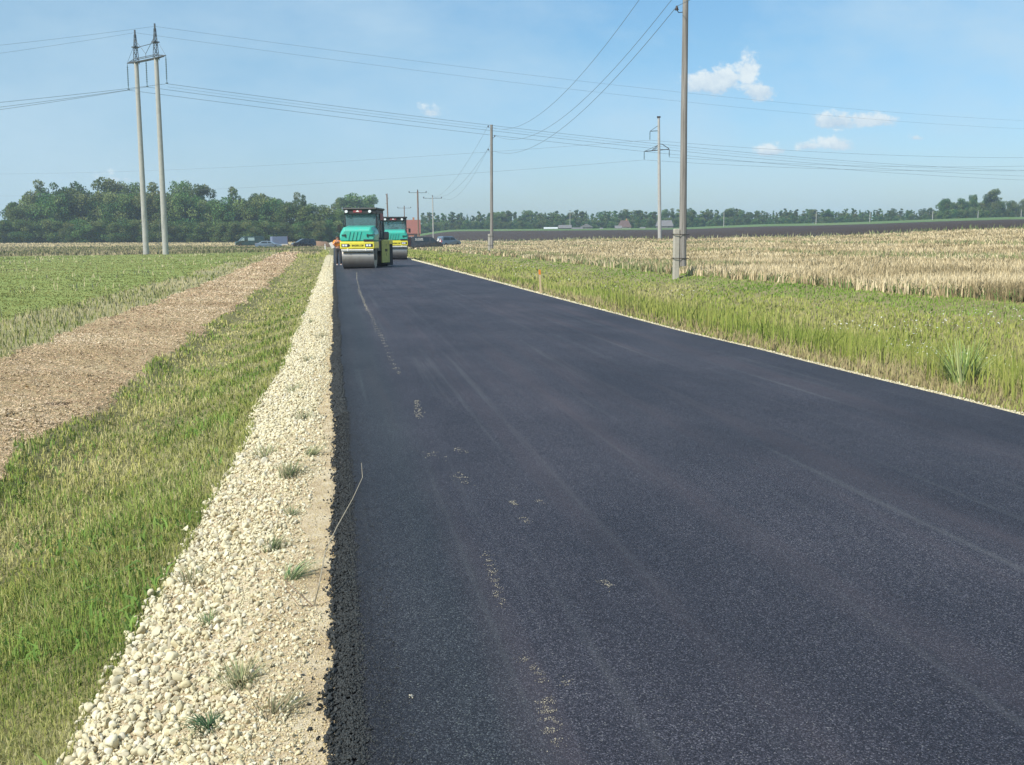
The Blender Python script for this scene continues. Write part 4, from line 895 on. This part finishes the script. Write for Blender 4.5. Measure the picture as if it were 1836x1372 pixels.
x,y=at(708,77); r2.location=(x,y,hbase(np.array([x]),np.array([y]))[0]); r2.rotation_euler=(0,0,R(-2))
# ------------------------------------------------------------------ people
def skin_obj(name,verts,edges,rad,mat,parent,sub=1,root=0):
    me=bpy.data.meshes.new(name); me.from_pydata(verts,edges,[]); o=bpy.data.objects.new(name,me); COL.objects.link(o); o.parent=parent
    sk=o.modifiers.new('s','SKIN'); me.skin_vertices.new() if not me.skin_vertices else None
    for i_,r_ in enumerate(rad):
        me.skin_vertices[0].data[i_].radius=(r_,r_) if not isinstance(r_,tuple) else r_
        me.skin_vertices[0].data[i_].use_root=(i_==root)
    sk.use_smooth_shade=True; ss=o.modifiers.new('u','SUBSURF'); ss.levels=sub; ss.render_levels=sub
    me.materials.append(mat); return o
def chain(*pts): return list(pts)
def person(e,J,mats,vest=True,cap='black'):
    V=[];E=[];Rd=[]
    def add(p,r,par=None):
        V.append(p); Rd.append(r)
        if par is not None: E.append((par,len(V)-1))
        return len(V)-1
    pel=add(J['pelvis'],(.15,.11)); ch=add(J['chest'],(.17,.12),pel); nk=add(J['neck'],.055,ch); hb=add(J['head'],(.072,.085),nk); ht_=add(J['crown'],(.068,.08),hb)
    for s in ('L','R'):
        sh=add(J['sh'+s],.06,ch); el=add(J['el'+s],.042,sh); wr=add(J['wr'+s],.028,el)
        d=(Vector(J['wr'+s])-Vector(J['el'+s])).normalized(); pm=add(tuple(Vector(J['wr'+s])+d*.07),(.035,.018),wr)
        side=d.cross(Vector((0,1,0))); side=side.normalized() if side.length>.1 else Vector((1,0,0))
        for q,l in enumerate((.07,.08,.075,.06)):
            b=Vector(V[pm])+side*(.027-.018*q)+d*.03; f1=add(tuple(b),.009,pm); add(tuple(b+d*l*.6+Vector((0,-.012,0))),.008,f1)
        t0=Vector(V[wr])+side*.035+d*.03; f1=add(tuple(t0),.011,wr); add(tuple(t0+d*.04+side*.02),.009,f1)
        hp=add(J['hp'+s],.095,pel); kn=add(J['kn'+s],.06,hp); an=add(J['an'+s],.04,kn); add(tuple(Vector(J['an'+s])+Vector(J.get('toe',(0,-.13,-.04)))),.035,an)
    body=skin_obj('body',V,E,Rd,MA['skin'],e,2)
    # trousers
    V=[J['pelvis'],J['hpL'],J['knL'],J['anL'],J['hpR'],J['knR'],J['anR'],tuple(Vector(J['pelvis'])+Vector((0,0,.12)))]
    skin_obj('trousers',V,[(0,1),(1,2),(2,3),(0,4),(4,5),(5,6),(0,7)],[(.175,.135),.115,.085,.07,.115,.085,.07,(.165,.125)],mats['trouser'],e,2)
    V=[tuple(Vector(J['pelvis'])+Vector((0,0,.06))),J['chest'],tuple(Vector(J['chest'])+Vector((0,0,.13))),J['shL'],tuple(Vector(J['shL']).lerp(Vector(J['elL']),.8)),J['shR'],tuple(Vector(J['shR']).lerp(Vector(J['elR']),.8))]
    skin_obj('jacket',V,[(0,1),(1,2),(1,3),(3,4),(1,5),(5,6)],[(.19,.145),(.20,.15),.09,.09,.065,.09,.065],mats['top'],e,2)
    for s in ('L','R'):
        a=Vector(J['an'+s]); t=Vector(J.get('toe',(0,-.13,-.04))); skin_obj('shoe',[tuple(a+Vector((0,.04,-.01))),tuple(a+Vector((0,0,-.03))),tuple(a+t)],[(0,1),(1,2)],[.05,.055,.045],mats['shoe'],e,1)
    hd=Vector(J['head']); cr=Vector(J['crown'])
    # hair cap
    MB().lathe([(.092,-.01),(.098,.02),(.09,.06),(.06,.09),(.02,.105)],tuple((hd+cr)/2+Vector((0,.012,.0))),'z',14).build('hair',MA[cap],e,smooth=True)
    f=(hd+cr)/2
    MB().tube([tuple(f+Vector((0,-.085,.0))),tuple(f+Vector((0,-.108,-.03))),tuple(f+Vector((0,-.085,-.035)))],[.008,.014,.01],6).build('nose',MA['skin'],e,smooth=True)
    for sx in (-1,1):
        MB().lathe([(.003,-.01),(.011,0),(.003,.01)],tuple(f+Vector((sx*.032,-.08,.005))),'z',8).build('eye',MA['black'],e)
        MB().lathe([(.01,-.03),(.02,0),(.01,.03)],tuple(f+Vector((sx*.082,.005,-.01))),'z',8).build('ear',MA['skin'],e)
    MB().box(-.025,.025,-.088,-.078,-.062,-.054,Matrix.Translation(f)).build('mouth',MA['red'],e)
    return body
x,y=at(605.2,59.)
e=empty('person',(x,y,0),R(15),'worker in orange top and dark trousers raising a hand to his face','person')
J=dict(pelvis=(0,0,.98),chest=(0,.0,1.32),neck=(0,-.0,1.50),head=(.0,-.02,1.60),crown=(0,-.01,1.70),
 shL=(-.19,0,1.42),elL=(-.30,-.10,1.20),wrL=(-.13,-.16,1.47),shR=(.19,0,1.42),elR=(.27,.03,1.14),wrR=(.25,-.12,.95),
 hpL=(-.1,0,.92),knL=(-.09,-.06,.50),anL=(-.06,.04,.09),hpR=(.1,0,.92),knR=(.12,-.1,.50),anR=(.16,-.02,.09))
person(e,J,dict(trouser=MA['trouser'],top=MA['orange'],shoe=MA['shoe']))
o=MB().box(-.10,.10,-.01,.01,-.18,.18,Matrix.Rotation(R(-24),4,'Y')).build('paper_board',MA['white']); o.location=(x-.34,y+.02,1.2); tag(o,'white sheet held at the left side of the orange clad worker','paper sheet')
# operator seated in the far roller
x2,y2=r2.location.x,r2.location.y
e=empty('person',(x2-.12,y2+.12,r2.location.z),R(-2),'dark clad operator seated behind the windscreen of the far roller','person')
J=dict(pelvis=(0,.1,1.86),chest=(0,.08,2.18),neck=(0,.04,2.36),head=(0,.02,2.46),crown=(0,.02,2.56),shL=(-.19,.05,2.28),elL=(-.27,-.12,2.02),wrL=(-.14,-.35,2.14),shR=(.19,.05,2.28),elR=(.27,-.12,2.02),wrR=(.14,-.35,2.14),
 hpL=(-.1,.08,1.83),knL=(-.12,-.36,1.84),anL=(-.12,-.42,1.66),hpR=(.1,.08,1.83),knR=(.12,-.36,1.84),anR=(.12,-.42,1.66),toe=(0,-.12,-.03))
person(e,J,dict(trouser=MA['trouser'],top=MA['trouser'],shoe=MA['black']))
# ------------------------------------------------------------------ vehicles   (local x = forward, y = left)
def wheels(e,xs,w,r_=.33):
    for xx in xs:
        for sy in (-1,1):
            t=MB().lathe([(r_*.62,-.1),(r_*.95,-.1),(r_,-.07),(r_,.07),(r_*.95,.1),(r_*.62,.1)],(xx,sy*(w-.09),r_),'y',22).build('wheel',MA['rubber'],e)
            rm=MB().lathe([(r_*.62,-.09),(r_*.62,.09)],(xx,sy*(w-.085),r_),'y',18); 
            rm.lathe([(.07,0),(.07,sy*.112)],(xx,sy*(w-.085),r_),'y',10); rm.build('rim',MA['rim'],t)
def vehicle(name,label,cat,loc,rz,body,glassparts,paint,w,wheelx,r_=.33,taper=.16,belt=.95,top=1.5,lights=True,xf=2.2,xr=-2.2,glass='darkglass'):
    e=empty(name,loc,rz,label,cat); ins=lambda z:max(0,(z-belt)/(top-belt))*taper+max(0,(.45-z))*.08
    b=MB().prism(body,-w,w,'y',ins).build('body',MA[paint],e,bevel=.05)
    for nm,poly in glassparts:
        for sy in (-1,1):
            vs=[(px_,sy*(w-ins(z_)+.006),z_) for px_,z_ in poly]+[(px_,sy*(w-ins(z_)-.03),z_) for px_,z_ in poly]; n=len(poly)
            MB().add(vs,[tuple(range(n)),tuple(range(2*n-1,n-1,-1))]+[(i_,i_+n,(i_+1)%n+n,(i_+1)%n) for i_ in range(n)]).build(nm,MA[glass],e)
    wheels(e,wheelx,w,r_)
    if lights:
        for sy in (-1,1):
            MB().box(xf-.12,xf+.02,sy*(w-.22)-.13,sy*(w-.22)+.13,.62,.76).build('headlight',MA['lamp'],e,bevel=.02)
            MB().box(xr-.02,xr+.06,sy*(w-.14)-.08,sy*(w-.14)+.08,.75,1.05).build('tail_light',MA['taillight'],e,bevel=.02)
            MB().box(-.02,.06,0,.16,0,.11,Matrix.Translation((xf-1.35,sy*(w)-.08+ sy*.1,belt+.02))).build('mirror',MA[paint],e,bevel=.02)
        MB().box(xf-.01,xf+.03,-.26,.26,.42,.53).build('number_plate',MA['white'],e)
        MB().box(xr-.03,xr+.0,-.26,.26,.55,.66).build('number_plate',MA['white'],e)
    m=MB(); 
    m.box(wheelx[1]+.4,wheelx[0]-.4,-w-.012,w+.012,.26,.34)
    m.build('side_sill',MA['black'],e)
    return e
# black people carrier (faces left)
x,y=at(544,190); 
e=vehicle('parked_car','black people carrier parked at the right end of the left row','car',(x,y,Hs(x,y)),R(180)-math.atan2(x,y)+R(14),
 [(2.2,.3),(2.25,.62),(2.1,.88),(1.3,1.02),(.45,1.55),(.0,1.64),(-1.5,1.66),(-2.0,1.5),(-2.2,1.0),(-2.22,.4),(-2.1,.3)],
 [('side_window',[(1.05,1.03),(.42,1.45),(.1,1.5),(.1,1.03)]),('side_window',[(0,1.03),(0,1.5),(-.95,1.53),(-.95,1.03)]),('side_window',[(-1.05,1.05),(-1.05,1.53),(-1.65,1.50),(-1.95,1.1)])],'carblack',.88,(1.35,-1.35),.34,.14,1.0,1.65)
MB().add([(-2.215,-.7,1.08),(-2.215,.7,1.08),(-2.03,.6,1.5),(-2.03,-.6,1.5)],[(0,1,2,3)]).build('rear_window',MA['darkglass'],e)
# box trailer
x,y=at(500,196); e=empty('box_trailer',(x,y,Hs(x,y)),R(180)-math.atan2(x,y)+R(14),'blue grey tarpaulin box trailer with dark red end, left of the black people carrier','trailer')
MB().box(-1.5,1.5,-.85,.85,.62,2.05).build('tarpaulin_cover',MA['tarp'],e,bevel=.04); MB().box(-1.58,-1.5,-.87,.87,.45,2.08).build('rear_door',MA['maroon'],e,bevel=.01)
MB().box(-1.5,1.5,-.84,.84,.45,.62).build('trailer_bed',MA['white'],e); MB().box(1.5,2.6,-.05,.05,.5,.58).build('drawbar',MA['galv'],e); wheels(e,(.1,),.92,.3)
# blue grey saloon
x,y=at(481,183)
e=vehicle('parked_car','low blue grey saloon parked in front of the trailer and green van','car',(x,y,Hs(x,y)-.12),-math.atan2(x,y)-R(10),
 [(2.3,.3),(2.35,.6),(2.2,.78),(1.2,.92),(.35,1.36),(-.1,1.42),(-1.0,1.38),(-1.65,1.02),(-2.25,.96),(-2.32,.5),(-2.2,.3)],
 [('side_window',[(1.0,.95),(.32,1.28),(.0,1.32),(.0,.95)]),('side_window',[(-.08,.95),(-.08,1.32),(-.95,1.29),(-1.4,1.0)])],'silverblue',.86,(1.4,-1.4),.31,.18,.92,1.42)
# green van (faces left)
x,y=at(447,205)
e=vehicle('parked_van','dark green van with pale side windows at the left end of the parked row','van',(x,y,Hs(x,y)),R(180)-math.atan2(x,y)+R(8),
 [(2.85,.35),(2.9,.8),(2.7,1.0),(2.1,1.2),(1.35,1.95),(.9,2.1),(-2.6,2.12),(-2.9,1.9),(-2.95,.5),(-2.85,.35)],
 [('side_window',[(1.95,1.22),(1.35,1.8),(1.1,1.85),(1.1,1.22)]),('side_window',[(.4,1.25),(.4,1.85),(-.9,1.85),(-.9,1.25)]),],'vangreen',.95,(1.9,-1.8),.36,.14,1.2,2.1,glass='paleglass',xf=2.88,xr=-2.93)
# charcoal van right of the rollers (faces right)
x,y=at(763,158)
e=vehicle('parked_van','charcoal van with white lettering parked beyond the rollers on the right','van',(x,y,Hs(x,y)-.1),-math.atan2(x,y)-R(-14),
 [(2.6,.35),(2.62,.75),(2.45,1.0),(1.75,1.22),(.9,1.92),(.55,2.0),(-2.3,2.02),(-2.5,1.85),(-2.55,.5),(-2.45,.35)],
 [('side_window',[(1.55,1.25),(.9,1.78),(.6,1.8),(.6,1.25)]),('panel_window',[(.35,1.2),(.35,1.85),(-2.05,1.85),(-2.05,1.2)])],'vangrey',.95,(1.7,-1.6),.34,.14,1.2,2.0,xf=2.6,xr=-2.53)
t=text_mesh('side_lettering','G-CARS',.36,MA['white'],(-1.25,-.905,1.52),(R(83),0,0),e,ext=.006)
MB().box(-1.95,-.6,-.93,-.905,1.38,1.42,).build('lettering_underline',MA['white'],e)
d=MB().box(-.03,.03,-.9,0,.5,1.95,Matrix.Translation((-2.55,-.92,0))@Matrix.Rotation(R(-62),4,'Z')).build('rear_door',MA['maroon'],e,bevel=.02,label='brownish rear door standing open')
# blue grey vehicle with the warning triangle
x,y=at(805,190); zc=Hs(x,y)
e=vehicle('parked_van','blue grey van with red warning triangle and white arrow on its rear','van',(x,y,zc),-math.atan2(x,y)+R(38),
 [(2.2,.3),(2.25,.7),(2.0,.95),(1.3,1.1),(.5,1.75),(.1,1.85),(-1.9,1.85),(-2.2,1.6),(-2.3,.5),(-2.2,.3)],
 [('side_window',[(1.1,1.15),(.5,1.62),(-.3,1.65),(-.3,1.15)]),('side_window',[(-.4,1.15),(-.4,1.65),(-1.8,1.65),(-1.95,1.15)])],'silverblue',.88,(1.4,-1.4),.33,.14,1.1,1.85,xf=2.22,xr=-2.28)
s=MB().add([(-2.36,.05,.75),(-2.36,-.75,.75),(-2.32,-.35,1.5),(-2.30,.05,.75),(-2.30,-.75,.75),(-2.26,-.35,1.5)],[(0,1,2),(5,4,3),(0,3,4,1),(1,4,5,2),(2,5,3,0)]).build('warning_triangle',MA['red'],e)
MB().add([(-2.375,-.08,.83),(-2.375,-.62,.83),(-2.35,-.35,1.34)],[(0,1,2)]).build('triangle_face',MA['white'],s)
MB().add([(-2.34,.72,.9),(-2.34,.6,.8),(-2.31,.3,1.2),(-2.31,.15,1.1),(-2.29,.18,1.45),(-2.29,.6,1.42),(-2.31,.42,1.32)],[(0,1,3,4,5,6,2) if False else (0,1,3,4,5,6)]).build('arrow_marking',MA['white'],e)
# park unused prototypes: none should remain
for k,l in PR.items():
    for p in l:
        if id(p) not in used:
            for c in list(p.children): bpy.data.objects.remove(c)
            bpy.data.objects.remove(p)
# ------------------------------------------------------------------ haze
m=bpy.data.materials.new('haze'); m.use_nodes=True; nt=m.node_tree; nt.nodes.clear(); out=nt.nodes.new('ShaderNodeOutputMaterial')
pv=nt.nodes.new('ShaderNodeVolumePrincipled'); pv.inputs['Color'].default_value=(.66,.82,1.,1); pv.inputs['Density'].default_value=.00036; pv.inputs['Anisotropy'].default_value=.2
nt.links.new(pv.outputs[0],out.inputs['Volume'])
o=MB().box(-2150,2150,-2150,2150,-2.2,48).build('haze',m); tag(o,kind='stuff')
# ------------------------------------------------------------------ light
SAZ=math.atan2(-.80,-.60); SEL=R(46)
sv=Vector((math.sin(SAZ)*math.cos(SEL),math.cos(SAZ)*math.cos(SEL),math.sin(SEL)))
sl=bpy.data.lights.new('sun','SUN'); sl.energy=4.2; sl.angle=R(.55); sl.color=(1,.95,.87); so=bpy.data.objects.new('sun',sl); COL.objects.link(so)
so.rotation_euler=sv.to_track_quat('Z','Y').to_euler()
w=bpy.data.worlds.new('World'); scn.world=w; w.use_nodes=True; nt=w.node_tree; nt.nodes.clear()
out=nt.nodes.new('ShaderNodeOutputWorld'); bg=nt.nodes.new('ShaderNodeBackground'); nt.links.new(bg.outputs[0],out.inputs[0]); bg.inputs[1].default_value=.13
sky=nt.nodes.new('ShaderNodeTexSky'); sky.sky_type='NISHITA'; sky.sun_disc=False; sky.sun_elevation=SEL; sky.sun_rotation=SAZ; sky.air_density=1.0; sky.dust_density=1.0; sky.ozone_density=1.2
tc=nt.nodes.new('ShaderNodeTexCoord').outputs['Generated']; sp=nt.nodes.new('ShaderNodeSeparateXYZ'); nt.links.new(tc,sp.inputs[0])
yy=mth(nt,'MAXIMUM',sp.outputs[1],.02); u=mth(nt,'DIVIDE',sp.outputs[0],yy); v=mth(nt,'DIVIDE',sp.outputs[2],yy)
cb=nt.nodes.new('ShaderNodeCombineXYZ'); nt.links.new(u,cb.inputs[0]); nt.links.new(v,cb.inputs[1])
n1=noise(nt,cb.outputs[0],26,7,.62); n2=noise(nt,scalev(nt,cb.outputs[0],(1,2.2,1)),3.2,6,.6)
def uv(px,py): d=ray(px,py); return d[0]/d[1],d[2]/d[1]
fld=None; shd=None
for px,py,rx,ry,k in ((1275,154,40,26,1.),(1300,146,34,27,1.),(1338,135,22,40,.95),(1360,166,24,18,1.),(1498,220,38,19,1.),(1556,217,44,14,.85),(1383,273,27,12,.8),(1447,264,20,10,.7),(1492,259,34,13,.7),(770,199,19,12,.6),(1640,248,14,7,.5),(200,322,40,14,.45)):
    u0,v0=uv(px,py); u1,_=uv(px+rx,py); _,v1=uv(px,py-ry); ru=abs(u1-u0)*1.5; rv=abs(v1-v0)*1.5
    du=mth(nt,'DIVIDE',mth(nt,'SUBTRACT',u,u0),ru); dv=mth(nt,'DIVIDE',mth(nt,'SUBTRACT',v,v0),rv)
    dvl=mth(nt,'MULTIPLY',mth(nt,'MINIMUM',dv,0.),1.6); dv2=mth(nt,'ADD',mth(nt,'MAXIMUM',dv,0.),dvl)
    f=mth(nt,'MULTIPLY',mth(nt,'SUBTRACT',1.,mth(nt,'SQRT',mth(nt,'ADD',mth(nt,'MULTIPLY',du,du),mth(nt,'MULTIPLY',dv2,dv2)))),k)
    sh=mth(nt,'MULTIPLY',mth(nt,'GREATER_THAN',f,-.3),mth(nt,'ADD',mth(nt,'MULTIPLY',dv,.55),.5,None,True))
    fld=f if fld is None else mth(nt,'MAXIMUM',fld,f); shd=sh if shd is None else mth(nt,'MAXIMUM',shd,sh)
nf=noise(nt,scalev(nt,cb.outputs[0],(1,1.25,1)),38,8,.68)
fn=mth(nt,'ADD',fld,mth(nt,'MULTIPLY',mth(nt,'SUBTRACT',nf,.5),2.4))
mr=nt.nodes.new('ShaderNodeMapRange'); mr.interpolation_type='SMOOTHSTEP'; nt.links.new(fn,mr.inputs[0]); mr.inputs[1].default_value=.08; mr.inputs[2].default_value=.58; mr.inputs[4].default_value=.93
mask=mr.outputs[0]; shade=mth(nt,'MULTIPLY',mth(nt,'ADD',shd,mth(nt,'MULTIPLY',mth(nt,'SUBTRACT',nf,.5),2.2)),1.,None,True)
veil=ramp(nt,n2,[(.40,(0,0,0)),(.68,(.6,.6,.6))])
gr=nt.nodes.new('ShaderNodeMapRange'); nt.links.new(sp.outputs[2],gr.inputs[0]); gr.inputs[1].default_value=0; gr.inputs[2].default_value=.35
skc=mixc(nt,1.,sky.outputs[0],ramp(nt,gr.outputs[0],[(0,(.62,.70,.86)),(.2,(.58,.71,.84)),(.5,(.55,.76,.84)),(.75,(.56,.81,.90)),(1,(.78,.96,1.05))]),'MULTIPLY')
lf_=nt.nodes.new('ShaderNodeMapRange'); nt.links.new(u,lf_.inputs[0]); lf_.inputs[1].default_value=.25; lf_.inputs[2].default_value=-.3; lf_.inputs[4].default_value=.5
c=mixc(nt,lf_.outputs[0],skc,(2.6,3.7,4.6)); c=mixc(nt,veil,c,(3.2,4.3,5.1)); 
cc_=mixc(nt,shade,(2.7,3.6,4.5),(4.8,5.3,5.5)); c=mixc(nt,mask,c,cc_); nt.links.new(c,bg.inputs[0])
scn.view_settings.view_transform='Standard'; scn.view_settings.look='None'; scn.view_settings.exposure=.42; scn.view_settings.gamma=1
scn.render.engine='CYCLES'; scn.cycles.max_bounces=6; scn.cycles.transparent_max_bounces=8; scn.cycles.volume_bounces=1; scn.cycles.use_denoising=True
